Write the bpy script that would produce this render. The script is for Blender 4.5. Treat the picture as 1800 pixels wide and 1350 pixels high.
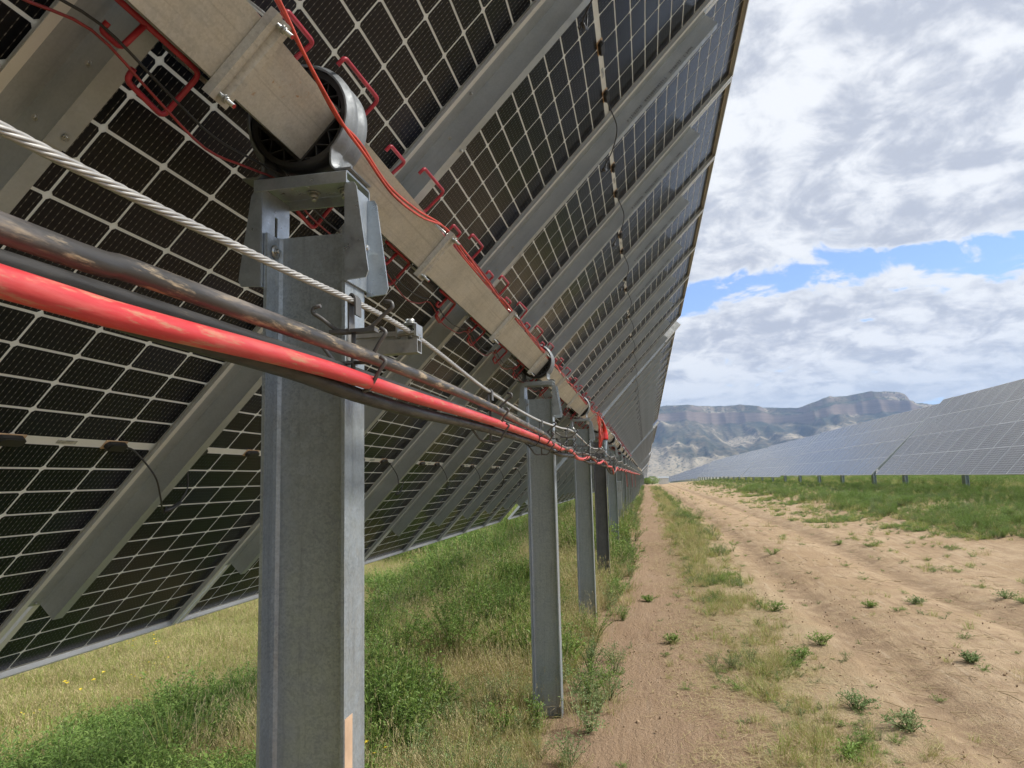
import bpy, bmesh, math, random
from mathutils import Vector, Matrix, noise as mnoise
R = math.radians
random.seed(7)
for o in list(bpy.data.objects):
    bpy.data.objects.remove(o)
SC = bpy.context.scene
COL = SC.collection
EYE = 1.65

# ------------------------------------------------------------------ camera
def cam_axes(yaw, pitch, roll):
    cy, sy, cp, sp, cr, sr = math.cos(yaw), math.sin(yaw), math.cos(pitch), math.sin(pitch), math.cos(roll), math.sin(roll)
    fw = Vector((-sy*cp, cy*cp, sp)); rt = Vector((cy, sy, 0)); up = rt.cross(fw)
    return cr*rt + sr*up, -sr*rt + cr*up, fw
FPX = 1194.38
RT, UP, FW = cam_axes(.1903, .1384, -.0189)
cd = bpy.data.cameras.new('camera'); cam = bpy.data.objects.new('camera', cd); COL.objects.link(cam)
cam.matrix_world = Matrix(((RT.x, UP.x, -FW.x, 0), (RT.y, UP.y, -FW.y, 0), (RT.z, UP.z, -FW.z, EYE), (0, 0, 0, 1)))
cd.sensor_fit = 'HORIZONTAL'; cd.sensor_width = 36; cd.lens = FPX/1800*36
cd.clip_start = .02; cd.clip_end = 40000
SC.camera = cam
def project(x, y, z):
    d = Vector((x, y, z-EYE)); w = d.dot(FW)
    if w < .05: return None
    return 900+FPX*d.dot(RT)/w, 675-FPX*d.dot(UP)/w, w

# ------------------------------------------------------------------ node helpers
class NT:
    def __init__(s, nt): s.nt = nt; s.nt.nodes.clear()
    def n(s, t, **kw):
        n = s.nt.nodes.new(t)
        for k, v in kw.items():
            if k == 'I':
                for i, x in v.items():
                    if hasattr(x, 'is_linked') and hasattr(x, 'node'): s.nt.links.new(x, n.inputs[i])
                    else: n.inputs[i].default_value = x
            else: setattr(n, k, v)
        return n
    def math(s, op, a, b=0.0, c=None, clamp=False):
        I = {0: a, 1: b}
        if c is not None: I[2] = c
        return s.n('ShaderNodeMath', operation=op, use_clamp=clamp, I=I).outputs[0]
    def mix(s, f, a, b, mode='MIX'):
        n = s.n('ShaderNodeMix', data_type='RGBA', blend_type=mode); n.clamp_factor = True
        for i, x in ((0, f), (6, a), (7, b)):
            if hasattr(x, 'node'): s.nt.links.new(x, n.inputs[i])
            else: n.inputs[i].default_value = (*x, 1) if isinstance(x, tuple) and len(x) == 3 else x
        return n.outputs[2]
    def noise(s, vec, scale, detail=4, rough=.55, dist=0.0, out=0):
        return s.n('ShaderNodeTexNoise', I={'Vector': vec, 'Scale': scale, 'Detail': detail, 'Roughness': rough, 'Distortion': dist}).outputs[out]
    def ramp(s, f, a, b, lo=0.0, hi=1.0, smooth=True):
        n = s.n('ShaderNodeMapRange', I={0: f, 1: a, 2: b, 3: lo, 4: hi})
        if smooth: n.interpolation_type = 'SMOOTHSTEP'
        return n.outputs[0]
    def scale(s, vec, v):
        return s.n('ShaderNodeVectorMath', operation='MULTIPLY', I={0: vec, 1: v}).outputs[0]
    def bump(s, h, strength, dist=.01):
        return s.n('ShaderNodeBump', I={'Height': h, 'Strength': strength, 'Distance': dist}).outputs[0]
    def out(s, sh):
        o = s.n('ShaderNodeOutputMaterial'); s.nt.links.new(sh, o.inputs[0])
MATS = {}
def newmat(name):
    m = bpy.data.materials.new(name); m.use_nodes = True; MATS[name] = m
    return m, NT(m.node_tree)
def princ(t, col, rough=.5, metal=0.0, nrm=None, **kw):
    I = {'Base Color': col if hasattr(col, 'node') else (*col, 1), 'Roughness': rough, 'Metallic': metal}
    I.update(kw)
    if nrm is not None: I['Normal'] = nrm
    return t.n('ShaderNodeBsdfPrincipled', I=I).outputs[0]

# ------------------------------------------------------------------ world, sun, exposure
SUN_EL, SUN_AZ = 48, 84            # degrees; azimuth clockwise from +y: from the road side, nearly edge-on to the panels
w = bpy.data.worlds.new('World'); SC.world = w; w.use_nodes = True
t = NT(w.node_tree)
sky = t.n('ShaderNodeTexSky', sky_type='NISHITA', sun_disc=False, sun_elevation=R(SUN_EL), sun_rotation=R(SUN_AZ), altitude=1500, air_density=1.0, dust_density=1.2)
tc = t.n('ShaderNodeTexCoord').outputs['Generated']
sx = t.n('ShaderNodeSeparateXYZ', I={0: tc})
zz = t.math('MAXIMUM', sx.outputs[2], 0.0)
den = t.math('ADD', zz, .30)
pl = t.n('ShaderNodeCombineXYZ', I={0: t.math('DIVIDE', sx.outputs[0], den), 1: t.math('DIVIDE', sx.outputs[1], den), 2: 3.7}).outputs[0]
big = t.noise(pl, 1.1, 3, .5)
def cover_noise(p_):
    a = t.noise(p_, 3.0, 3, .55, .2); b_ = t.noise(p_, 8.5, 12, .63, .5)
    return t.math('ADD', t.math('MULTIPLY', a, .45), t.math('MULTIPLY', b_, .55))
n1 = cover_noise(pl)
sunv = t.n('ShaderNodeVectorMath', operation='ADD', I={0: pl, 1: (.045, -.075, .02)}).outputs[0]
n1s = cover_noise(sunv)
n2 = t.noise(pl, 11.0, 10, .66, .5)
el = t.math('ADD', zz, t.math('MULTIPLY', t.math('SUBTRACT', big, .5), .07))
# coverage against elevation: bright haze at the horizon, a long bank, a band of broken blue, solid stratocumulus above
cr = t.n('ShaderNodeValToRGB', I={0: el}); e = cr.color_ramp
pts = [(0, .33), (.07, .40), (.10, .66), (.165, .76), (.205, .70), (.240, .50), (.276, .415), (.296, .64), (.37, .88), (.6, .88), (1, .86)]
e.elements[0].position, e.elements[0].color = pts[0][0], (pts[0][1],)*3+(1,)
e.elements[1].position, e.elements[1].color = pts[-1][0], (pts[-1][1],)*3+(1,)
for p_, v_ in pts[1:-1]:
    q = e.elements.new(p_); q.color = (v_, v_, v_, 1)
cov = t.math('ADD', cr.outputs[0], t.math('MULTIPLY', t.math('SUBTRACT', n1, .5), 1.5))
mask = t.ramp(cov, .45, .555)
# brightness inside the cloud: the side of each billow turned to the sun is white, thick bases grey-blue
slope_ = t.math('MULTIPLY', t.math('SUBTRACT', n1, n1s), 5.0)
dens = t.math('ADD', t.math('MULTIPLY', t.math('SUBTRACT', n1, .5), 1.7), t.math('ADD', t.math('MULTIPLY', t.math('SUBTRACT', n2, .5), 1.25), t.math('MULTIPLY', slope_, -1.0)))
dens = t.math('ADD', dens, t.math('MULTIPLY', t.math('SUBTRACT', big, .5), 1.1))
shade = t.ramp(dens, -.48, .46)
basec = t.mix(shade, (1.04, 1.06, 1.09), (.60, .64, .73))
edge = t.ramp(cov, .48, .64)
ccol = t.mix(edge, (1.0, 1.03, 1.06), basec)
ccol = t.mix(t.ramp(zz, .02, .17, 1, 0), ccol, (.72, .82, .96))
K = 2.75
cl = t.n('ShaderNodeVectorMath', operation='MULTIPLY', I={0: ccol, 1: (K, K, K)}).outputs[0]
hz = t.mix(t.ramp(zz, 0, .3, .62, .12), t.mix(1.0, sky.outputs[0], (.50, .56, .68, 1), 'MULTIPLY'), (.62*K, .76*K, .98*K, 1))
fin = t.mix(mask, hz, cl)
bg = t.n('ShaderNodeBackground', I={0: fin, 1: .1})
wo = t.n('ShaderNodeOutputWorld'); t.nt.links.new(bg.outputs[0], wo.inputs[0])
sd = bpy.data.lights.new('sun', 'SUN'); sun = bpy.data.objects.new('sun', sd); COL.objects.link(sun)
sd.energy = 1.5; sd.angle = R(14); sd.color = (1, .95, .87)
sdir = Vector((math.sin(R(SUN_AZ))*math.cos(R(SUN_EL)), math.cos(R(SUN_AZ))*math.cos(R(SUN_EL)), math.sin(R(SUN_EL))))
sun.rotation_euler = sdir.to_track_quat('Z', 'Y').to_euler(); sun.location = (-20, 0, 30)
SC.view_settings.view_transform = 'Standard'; SC.view_settings.look = 'None'
SC.view_settings.gamma = 1; SC.view_settings.use_curve_mapping = False
SC.view_settings.exposure = 1.78
SC.cycles.use_denoising = True
SC.cycles.max_bounces = 8; SC.cycles.diffuse_bounces = 4; SC.cycles.transparent_max_bounces = 6
SC.cycles.volume_bounces = 0

# ------------------------------------------------------------------ materials
def m_galv(name, c1, c2, rough=.42, metal=.75, spangle=1.0, streak=0.0, stain=None, sax=(14, .7, 14)):
    m, t = newmat(name)
    oc = t.n('ShaderNodeTexCoord').outputs['Object']
    big = t.noise(oc, 5, 4, .6)
    vor = t.n('ShaderNodeTexVoronoi', I={'Vector': oc, 'Scale': 190.0})
    fine = t.noise(oc, 240, 3, .6)
    f = t.math('ADD', t.math('MULTIPLY', big, .7), t.math('MULTIPLY', fine, .3*spangle))
    col = t.mix(t.ramp(f, .3, .72), c1, c2)
    col = t.mix(t.math('MULTIPLY', t.ramp(t.n('ShaderNodeSeparateColor', I={0: vor.outputs['Color']}).outputs[0], 0, 1), .16*spangle), col, tuple(x*1.5 for x in c2))
    if spangle > 1.5:
        mot = t.math('MULTIPLY', t.ramp(t.noise(oc, 130, 2, .5, .8), .50, .60), t.ramp(t.noise(oc, 4, 3, .6), .38, .62, .15, 1))
        col = t.mix(t.math('MULTIPLY', mot, .55), col, tuple(x*1.35 for x in c2))
    if streak:
        sv = t.scale(oc, sax)
        col = t.mix(t.math('MULTIPLY', t.ramp(t.noise(sv, 4, 5, .6), .5, .75), streak), col, tuple(x*.55 for x in c1))
    if stain:
        for (pos, rad, sc, th, sc_col) in stain:
            dv = t.n('ShaderNodeVectorMath', operation='DISTANCE', I={0: oc, 1: pos}).outputs['Value']
            k = t.math('MULTIPLY', t.ramp(dv, rad*.3, rad, 1, 0), t.ramp(t.noise(oc, sc, 6, .7), th, th+.1))
            col = t.mix(k, col, sc_col)
    rg = t.ramp(t.noise(oc, 30, 4, .6), .3, .7, rough-.1, rough+.13)
    h = t.math('ADD', t.math('MULTIPLY', fine, .5), t.math('MULTIPLY', vor.outputs['Distance'], .4))
    t.out(princ(t, col, rg, metal, t.bump(h, .25*spangle, .0006)))
    return m
m_galv('galvanised_post', (.215, .25, .28), (.33, .37, .40), .42, .5, 1.8, .3, sax=(14, 14, .7))
m_galv('galvanised_dark', (.10, .105, .115), (.17, .175, .185), .5, .5, 1.0, .4, sax=(14, 14, .7))
m_galv('galvanised_rail', (.35, .38, .40), (.47, .50, .52), .42, .5, .5, .2)
m_galv('galvanised_bright', (.36, .40, .43), (.50, .54, .57), .36, .75, .7)
m_galv('galvanised_strap', (.17, .185, .195), (.27, .285, .30), .6, .55, .7)
m_galv('galvanised_tube', (.41, .40, .365), (.56, .55, .515), .45, .5, 1.0, .4, sax=(.5, 30, 30),
       stain=[((.20, .0, .2475), .10, 45, .60, (.40, .24, .11)), ((.25, .035, .2475), .07, 60, .58, (.38, .20, .08)), ((3.62, .03, .2475), .12, 60, .55, (.30, .14, .05)), ((6.4, -.02, .2475), .12, 60, .58, (.30, .15, .06))])
m_galv('aluminium_frame', (.66, .67, .66), (.76, .77, .76), .42, .2, .15)
m_galv('extrusion', (.46, .455, .43), (.58, .57, .54), .4, .7, .3, .5)
m_galv('bolt_zinc', (.42, .43, .42), (.58, .58, .55), .35, .85, .4)
m_galv('wire_rope', (.48, .47, .45), (.68, .67, .64), .42, .55, .2, .3)
m_galv('hook_wire', (.10, .10, .10), (.22, .21, .20), .5, .3, .3)
def m_plain(name, col, rough, metal=0.0, var=.25, sc=20, **kw):
    m, t = newmat(name)
    oc = t.n('ShaderNodeTexCoord').outputs['Object']
    c = t.mix(t.ramp(t.noise(oc, sc, 5, .6), .3, .7), tuple(x*(1-var) for x in col), tuple(min(1, x*(1+var)) for x in col))
    t.out(princ(t, c, rough, metal, t.bump(t.noise(oc, sc*8, 3), .1, .001), **kw))
    return m
m_plain('black_polymer', (.018, .018, .018), .45)
m_plain('black_cable', (.02, .02, .021), .42)
m_plain('red_pvc', (.33, .018, .035), .38)
m_plain('red_wire', (.52, .06, .035), .4)
m_plain('dark_red_wire', (.24, .02, .02), .45)
m_plain('red_boot', (.55, .02, .015), .35)
m_plain('strap_grey', (.30, .37, .43), .6, 0, .15)
m_plain('label_foil', (.42, .42, .40), .4, .4, .4, 60)
m_plain('ink', (.06, .062, .065), .7)
m_plain('patch_paint', (.52, .36, .24), .6, 0, .12)
m_plain('thread_red', (.35, .02, .02), .5)
def m_cable(name, base, dust, worn=None, th=.52):
    m, t = newmat(name)
    oc = t.n('ShaderNodeTexCoord').outputs['Object']
    st = t.scale(oc, (1, .16, 1))
    geo = t.n('ShaderNodeNewGeometry')
    n = t.noise(st, 70, 8, .70)
    c = t.mix(t.ramp(n, th, th+.14), base, dust)
    if worn:
        c = t.mix(t.math('MULTIPLY', t.ramp(t.noise(t.scale(oc, (1, .16, 1)), 34, 6, .65), .46, .64), .75), c, worn)
    c = t.mix(t.ramp(t.noise(oc, 5, 3), .35, .75, 0, .3), c, tuple(x*.7+.05 for x in base))
    t.out(princ(t, c, t.ramp(n, .4, .7, .38, .75), 0, t.bump(t.noise(st, 90, 5, .6), .3, .002)))
m_cable('red_cable', (.57, .040, .048), (.46, .25, .15), (.62, .12, .11), .51)
m_cable('black_cable_dusty', (.045, .043, .042), (.40, .31, .20), (.17, .15, .14), .50)
m_cable('black_cable_dark', (.022, .022, .022), (.14, .12, .09), None, .60)

# photovoltaic cells seen from behind: near black with fine bus bars running along the slope
m, t = newmat('cell_back')
uv = t.n('ShaderNodeUVMap', uv_map='UVMap').outputs[0]
su = t.n('ShaderNodeSeparateXYZ', I={0: uv})
fr = t.math('FRACT', t.math('MULTIPLY', su.outputs[0], 10.0))
line = t.ramp(t.math('ABSOLUTE', t.math('SUBTRACT', fr, .5)), .035, .06, 1, 0, False)
dash = t.ramp(t.math('ABSOLUTE', t.math('SUBTRACT', t.math('FRACT', t.math('MULTIPLY', su.outputs[1], 5.0)), .5)), .13, .22, 1, .22)
fr2 = t.math('FRACT', t.math('MULTIPLY', su.outputs[1], 60.0))
fing = t.ramp(t.math('ABSOLUTE', t.math('SUBTRACT', fr2, .5)), .05, .12, .35, 0)
geo = t.n('ShaderNodeNewGeometry'); oi = t.n('ShaderNodeObjectInfo')
rnd = t.math('FRACT', t.math('ADD', geo.outputs['Random Per Island'], t.math('MULTIPLY', oi.outputs['Random'], 7.31)))
base = t.mix(rnd, (.006, .0078, .0125), (.009, .0105, .0145))
base = t.mix(t.ramp(rnd, .8, .95), base, (.012, .015, .028))
c = t.mix(fing, base, (.024, .024, .028))
c = t.mix(t.math('MULTIPLY', line, dash), c, (.22, .22, .21))
dst = t.noise(t.n('ShaderNodeTexCoord').outputs['Object'], 3, 5, .6)
c = t.mix(t.ramp(dst, .45, .8, 0, .05), c, (.16, .15, .14))
t.out(princ(t, c, .2, 0, None, **{'Specular IOR Level': .16, 'Coat Weight': .06, 'Coat Roughness': .2}))
m, t = newmat('cell_grid')
oc = t.n('ShaderNodeTexCoord').outputs['Object']
c = t.mix(t.ramp(t.noise(oc, 8, 4), .3, .7), (.74, .72, .65), (.84, .82, .76))
dif = princ(t, c, .35)
trn = t.n('ShaderNodeBsdfTranslucent', I={0: (.92, .90, .80, 1)}).outputs[0]
t.out(t.n('ShaderNodeMixShader', I={0: .50, 1: dif, 2: trn}).outputs[0])
# the glass front of a module: dark cells under glass with a dusty film
m, t = newmat('glass_front')
uv = t.n('ShaderNodeUVMap', uv_map='UVMap').outputs[0]
su = t.n('ShaderNodeSeparateXYZ', I={0: uv})
def gridline(x, w0):
    return t.math('GREATER_THAN', t.math('ABSOLUTE', t.math('SUBTRACT', t.math('FRACT', x), .5)), .5-w0)
mid = t.math('LESS_THAN', su.outputs[1], 0.0)
g = t.math('MAXIMUM', gridline(su.outputs[0], .0216), gridline(su.outputs[1], .043))
g = t.math('MAXIMUM', g, mid)
oi = t.n('ShaderNodeObjectInfo')
base = t.mix(oi.outputs['Random'], (.024, .026, .034), (.036, .037, .044))
c = t.mix(t.math('MULTIPLY', g, .03), base, (.35, .36, .37))
c = t.mix(mid, c, (.66, .66, .66))
oc = t.n('ShaderNodeTexCoord').outputs['Object']
c = t.mix(t.ramp(t.noise(t.scale(oc, (1, .4, 1)), 1.6, 5, .65), .3, .8, .16, .34), c, (.44, .41, .38))
d = princ(t, c, .2, 0, None, **{'Specular IOR Level': .85})
tr = t.n('ShaderNodeBsdfTranslucent', I={0: (.95, .95, .92, 1)}).outputs[0]
t.out(t.n('ShaderNodeMixShader', I={0: t.math('SUBTRACT', t.math('MULTIPLY', g, .60), t.math('MULTIPLY', mid, .38)), 1: d, 2: tr}).outputs[0])

# ground
def road_mask_note(): pass
m, t = newmat('ground')
pos = t.n('ShaderNodeNewGeometry').outputs['Position']
sp = t.n('ShaderNodeSeparateXYZ', I={0: pos}); X, Y = sp.outputs[0], sp.outputs[1]
wob = t.math('MULTIPLY', t.math('SUBTRACT', t.noise(pos, .8, 5, .6), .5), 1.1)
Xw = t.math('ADD', X, wob)
n_big = t.noise(pos, .55, 6, .6); n_mid = t.noise(pos, 4.5, 6, .62); n_f = t.noise(pos, 42, 5, .65); n_g = t.noise(pos, 160, 3, .6)
dirt = t.mix(t.ramp(n_big, .32, .68), (.40, .285, .168), (.51, .385, .25))
dirt = t.mix(t.ramp(n_mid, .40, .72, 0, .6), dirt, (.305, .205, .128))
dirt = t.mix(t.ramp(n_f, .45, .75, 0, .45), dirt, (.46, .355, .27))
dirt = t.mix(t.ramp(n_g, .60, .72, 0, .6), dirt, (.22, .135, .085))
dirt = t.mix(t.ramp(t.noise(t.scale(pos, (3.2, .30, 1)), 3, 6, .65), .45, .68, 0, .75), dirt, (.31, .215, .135))
dirt = t.mix(t.ramp(t.noise(t.scale(pos, (5.5, .6, 1)), 2.2, 6, .65), .54, .72, 0, .7), dirt, (.53, .425, .305))
for xc_, wd_ in ((2.05, .24), (3.95, .27)):
    tr_ = t.ramp(t.math('ABSOLUTE', t.math('SUBTRACT', t.math('ADD', X, t.math('MULTIPLY', wob, .25)), xc_)), wd_*.4, wd_*1.3, 1, 0)
    dirt = t.mix(t.math('MULTIPLY', tr_, t.ramp(n_mid, .35, .6, .25, .8)), dirt, (.28, .198, .125))
# the lane beside the posts is a redder, finer soil than the road
lane = t.math('MULTIPLY', t.ramp(Xw, -1.0, -.4), t.ramp(Xw, .6, 1.3, 1, 0))
dirt = t.mix(t.math('MULTIPLY', lane, .6), dirt, t.mix(t.ramp(n_mid, .35, .7), (.26, .17, .112), (.335, .232, .158)))
straw = t.mix(n_f, (.34, .27, .155), (.46, .38, .24))
straw_f = t.math('MULTIPLY', t.ramp(Xw, .45, 1.0), t.ramp(Xw, 1.3, 1.9, 1, 0))
dirt = t.mix(t.math('MULTIPLY', straw_f, t.ramp(n_mid, .35, .6, .1, .75)), dirt, straw)
grassc = t.mix(t.ramp(n_mid, .3, .7), (.17, .185, .06), (.32, .28, .13))
grassc = t.mix(t.ramp(t.noise(pos, 1.1, 5, .6), .48, .68), grassc, (.38, .31, .17))
greenc = t.mix(t.ramp(n_mid, .3, .7), (.13, .18, .045), (.24, .26, .09))
gl = t.ramp(Xw, -1.1, -.7, 1, 0)
gr = t.ramp(t.math('ADD', X, t.math('MULTIPLY', wob, 2.2)), 8.0, 11.0)
far = t.ramp(Y, 55, 140)
c = t.mix(gl, dirt, grassc); c = t.mix(gr, c, greenc)
c = t.mix(t.math('MULTIPLY', t.ramp(Y, 140, 420), t.ramp(n_big, .2, .8, .5, 1)), c, (.30, .27, .17))
h = t.math('ADD', t.math('MULTIPLY', n_f, .8), t.math('ADD', t.math('MULTIPLY', t.noise(t.scale(pos, (3, .7, 1)), 6, 6, .65), .9), t.math('MULTIPLY', n_g, .45)))
t.out(princ(t, c, .92, 0, t.bump(h, .75, .04), **{'Specular IOR Level': .15}))

def m_leaf(name, stops, trans=.3, rough=.55, patch=.9):
    m, t = newmat(name)
    oi = t.n('ShaderNodeObjectInfo'); geo = t.n('ShaderNodeNewGeometry')
    f = t.math('FRACT', t.math('ADD', oi.outputs['Random'], t.math('MULTIPLY', geo.outputs['Random Per Island'], .55)))
    cr = t.n('ShaderNodeValToRGB', I={0: f}); e = cr.color_ramp
    for i, (p_, c_) in enumerate(stops):
        q = e.elements[i] if i < 2 else e.elements.new(p_)
        q.position = p_; q.color = (*c_, 1)
    c = t.mix(t.ramp(t.noise(geo.outputs['Position'], patch, 4), .35, .65, 0, .35), cr.outputs[0], stops[0][1])
    d = princ(t, c, rough, 0, None, **{'Specular IOR Level': .3})
    tr = t.n('ShaderNodeBsdfTranslucent', I={0: c}).outputs[0]
    t.out(t.n('ShaderNodeMixShader', I={0: trans, 1: d, 2: tr}).outputs[0])
m_leaf('grass_green', [(0, (.24, .32, .065)), (1, (.48, .50, .17)), (.5, (.36, .425, .11))])
m_leaf('grass_dry', [(0, (.42, .38, .17)), (1, (.62, .50, .30)), (.5, (.52, .43, .23))], .25)
m_leaf('leaf_weed', [(0, (.14, .235, .05)), (1, (.31, .42, .11)), (.5, (.21, .325, .075))], .3)
m_leaf('leaf_grey', [(0, (.16, .24, .09)), (1, (.31, .38, .17)), (.5, (.22, .31, .12))], .25)
m_plain('stem_green', (.12, .15, .05), .6)
m_plain('stem_dry', (.34, .26, .14), .7)
m_plain('bark', (.16, .12, .08), .9)
m_plain('white_paint', (.7, .7, .68), .6)
m_plain('pebble', (.37, .265, .17), .95, 0, .35, 14)
m_leaf('flower_yellow', [(0, (.7, .55, .03)), (1, (.8, .66, .08)), (.5, (.75, .6, .05))], .2)
# mesa rock
m, t = newmat('mesa_rock')
geo = t.n('ShaderNodeNewGeometry'); pos = geo.outputs['Position']
zc = t.n('ShaderNodeSeparateXYZ', I={0: pos}).outputs[2]
nz = t.n('ShaderNodeSeparateXYZ', I={0: geo.outputs['Normal']}).outputs[2]
na = t.noise(pos, .004, 8, .62); nb = t.noise(pos, .03, 8, .68); nc = t.noise(pos, .085, 3, .55)
strat = t.noise(t.n('ShaderNodeCombineXYZ', I={0: 0.0, 1: 0.0, 2: t.math('ADD', zc, t.math('MULTIPLY', nb, 25))}).outputs[0], .05, 4, .6)
cliff = t.mix(t.ramp(strat, .35, .65), (.17, .13, .10), (.235, .185, .145))
slope = t.mix(t.ramp(t.math('ADD', t.math('MULTIPLY', na, .6), t.math('MULTIPLY', nb, .4)), .42, .60), (.06, .068, .048), (.19, .155, .10))
pale = t.mix(nb, (.33, .285, .205), (.46, .40, .30))
low = t.ramp(t.math('ADD', zc, t.math('MULTIPLY', t.math('SUBTRACT', na, .5), 260)), 20, 120, 1, 0)
slope = t.mix(t.math('MULTIPLY', t.ramp(t.math('ADD', na, t.math('MULTIPLY', low, .16)), .54, .61), .85), slope, pale)
slope = t.mix(t.ramp(nc, .55, .60, 0, .85), slope, (.030, .042, .022))
st = t.math('MULTIPLY', t.ramp(nz, .55, .78, 1, 0), t.ramp(zc, 215, 285))
c = t.mix(st, slope, cliff)
c = t.mix(t.math('MULTIPLY', t.ramp(nz, .85, .95), t.ramp(zc, 310, 360)), c, (.075, .085, .05))
t.out(princ(t, c, .95, 0, t.bump(nb, .5, 8), **{'Specular IOR Level': .05}))

# ------------------------------------------------------------------ mesh helpers
def tag(o, label=None, cat=None, group=None, kind=None):
    if label: o['label'] = label
    if cat: o['category'] = cat
    if group: o['group'] = group
    if kind: o['kind'] = kind
    return o
def link(o, parent=None):
    COL.objects.link(o)
    if parent: o.parent = parent
    return o
def empty(name, loc=(0, 0, 0), parent=None, mat=None):
    o = bpy.data.objects.new(name, None); o.empty_display_size = .1
    link(o, parent)
    if mat is not None: o.matrix_world = mat
    else: o.location = loc
    return o
def place(name, me, parent=None, loc=(0, 0, 0), rot=(0, 0, 0)):
    o = bpy.data.objects.new(name, me); link(o, parent); o.location = loc; o.rotation_euler = rot
    return o
class MB:
    def __init__(s): s.bm = bmesh.new(); s.mi = 0; s.uv = None
    def face(s, vs, smooth=False):
        try: f = s.bm.faces.new(vs)
        except ValueError: return None
        f.material_index = s.mi; f.smooth = smooth
        return f
    def box(s, a, b, M=None):
        x0, y0, z0 = a; x1, y1, z1 = b
        P = [(x0, y0, z0), (x1, y0, z0), (x1, y1, z0), (x0, y1, z0), (x0, y0, z1), (x1, y0, z1), (x1, y1, z1), (x0, y1, z1)]
        v = [s.bm.verts.new(M @ Vector(p) if M else p) for p in P]
        for q in ((0, 3, 2, 1), (4, 5, 6, 7), (0, 1, 5, 4), (1, 2, 6, 5), (2, 3, 7, 6), (3, 0, 4, 7)): s.face([v[i] for i in q])
    def prism(s, prof, axis, a, b, M=None, caps=True, smooth=False):
        """prof: closed 2-D outline; axis 0/1/2 = extrusion axis; the other two axes in cyclic order"""
        def P(p, q):
            r = [0, 0, 0]; r[axis] = q; r[(axis+1) % 3] = p[0]; r[(axis+2) % 3] = p[1]
            r = Vector(r); return M @ r if M else r
        v0 = [s.bm.verts.new(P(p, a)) for p in prof]; v1 = [s.bm.verts.new(P(p, b)) for p in prof]
        n = len(prof)
        for i in range(n): s.face([v0[i], v0[(i+1) % n], v1[(i+1) % n], v1[i]], smooth)
        if caps: s.face(v0[::-1]); s.face(v1)
    def sheet(s, line, axis, a, b, th, M=None):
        """a bent plate: open 2-D polyline given thickness th (to its left)"""
        n = len(line); off = []
        for i in range(n):
            d = Vector((0, 0))
            if i > 0: d += (Vector(line[i])-Vector(line[i-1])).normalized()
            if i < n-1: d += (Vector(line[i+1])-Vector(line[i])).normalized()
            d.normalize(); nn = Vector((-d.y, d.x))
            k = 1.0
            if 0 < i < n-1:
                e = (Vector(line[i])-Vector(line[i-1])).normalized(); k = 1/max(.4, abs(Vector((-e.y, e.x)).dot(nn)))
            off.append(Vector(line[i])+nn*th*k)
        s.strip_solid([Vector(p) for p in line], off, axis, a, b, M)
    def strip_solid(s, A, B, axis, a, b, M=None):
        def P(p, q):
            r = [0, 0, 0]; r[axis] = q; r[(axis+1) % 3] = p[0]; r[(axis+2) % 3] = p[1]
            r = Vector(r); return M @ r if M else r
        n = len(A)
        V = [[s.bm.verts.new(P(L[i], q)) for i in range(n)] for L in (A, B) for q in (a, b)]
        a0, a1, b0, b1 = V
        for i in range(n-1):
            s.face([a0[i], a0[i+1], a1[i+1], a1[i]]); s.face([b0[i+1], b0[i], b1[i], b1[i+1]])
            s.face([a0[i+1], a0[i], b0[i], b0[i+1]]); s.face([a1[i], a1[i+1], b1[i+1], b1[i]])
        s.face([a0[0], a1[0], b1[0], b0[0]]); s.face([a0[-1], b0[-1], b1[-1], a1[-1]])
    def tube(s, pts, r, n=8, cap=True, close=False):
        pts = [Vector(p) for p in pts]; N = len(pts); rings = []
        prev = None
        for i in range(N):
            d = (pts[min(i+1, N-1)]-pts[max(i-1, 0)])
            if d.length < 1e-9: d = Vector((0, 1, 0))
            d.normalize()
            if prev is None:
                ref = Vector((0, 0, 1)) if abs(d.z) < .9 else Vector((1, 0, 0)); u = d.cross(ref).normalized()
            else:
                u = (prev - d*prev.dot(d))
                u = u.normalized() if u.length > 1e-6 else d.orthogonal().normalized()
            prev = u; v = d.cross(u)
            rr = r[i] if isinstance(r, (list, tuple)) else r
            rings.append([s.bm.verts.new(pts[i]+(u*math.cos(2*math.pi*k/n)+v*math.sin(2*math.pi*k/n))*rr) for k in range(n)])
        for i in range(N-1):
            for k in range(n): s.face([rings[i][k], rings[i][(k+1) % n], rings[i+1][(k+1) % n], rings[i+1][k]], True)
        if cap: s.face(rings[0][::-1]); s.face(rings[-1])
    def cyl(s, c, axis, r, a, b, n=12):
        d = [Vector((1, 0, 0)), Vector((0, 1, 0)), Vector((0, 0, 1))][axis] if isinstance(axis, int) else Vector(axis)
        c = Vector(c); s.tube([c+d*a, c+d*b], r, n)
    def bolt(s, c, axis, r, sign=1, shank=.0):
        """hex head on a washer, standing out along axis"""
        d = ([Vector((1, 0, 0)), Vector((0, 1, 0)), Vector((0, 0, 1))][axis] if isinstance(axis, int) else Vector(axis))*sign
        c = Vector(c)
        s.tube([c, c+d*r*.25], r*1.55, 14); s.tube([c+d*r*.25, c+d*r*1.15], r, 6)
        if shank: s.tube([c+d*r*1.1, c+d*(r*1.1+shank)], r*.55, 10)
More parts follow.
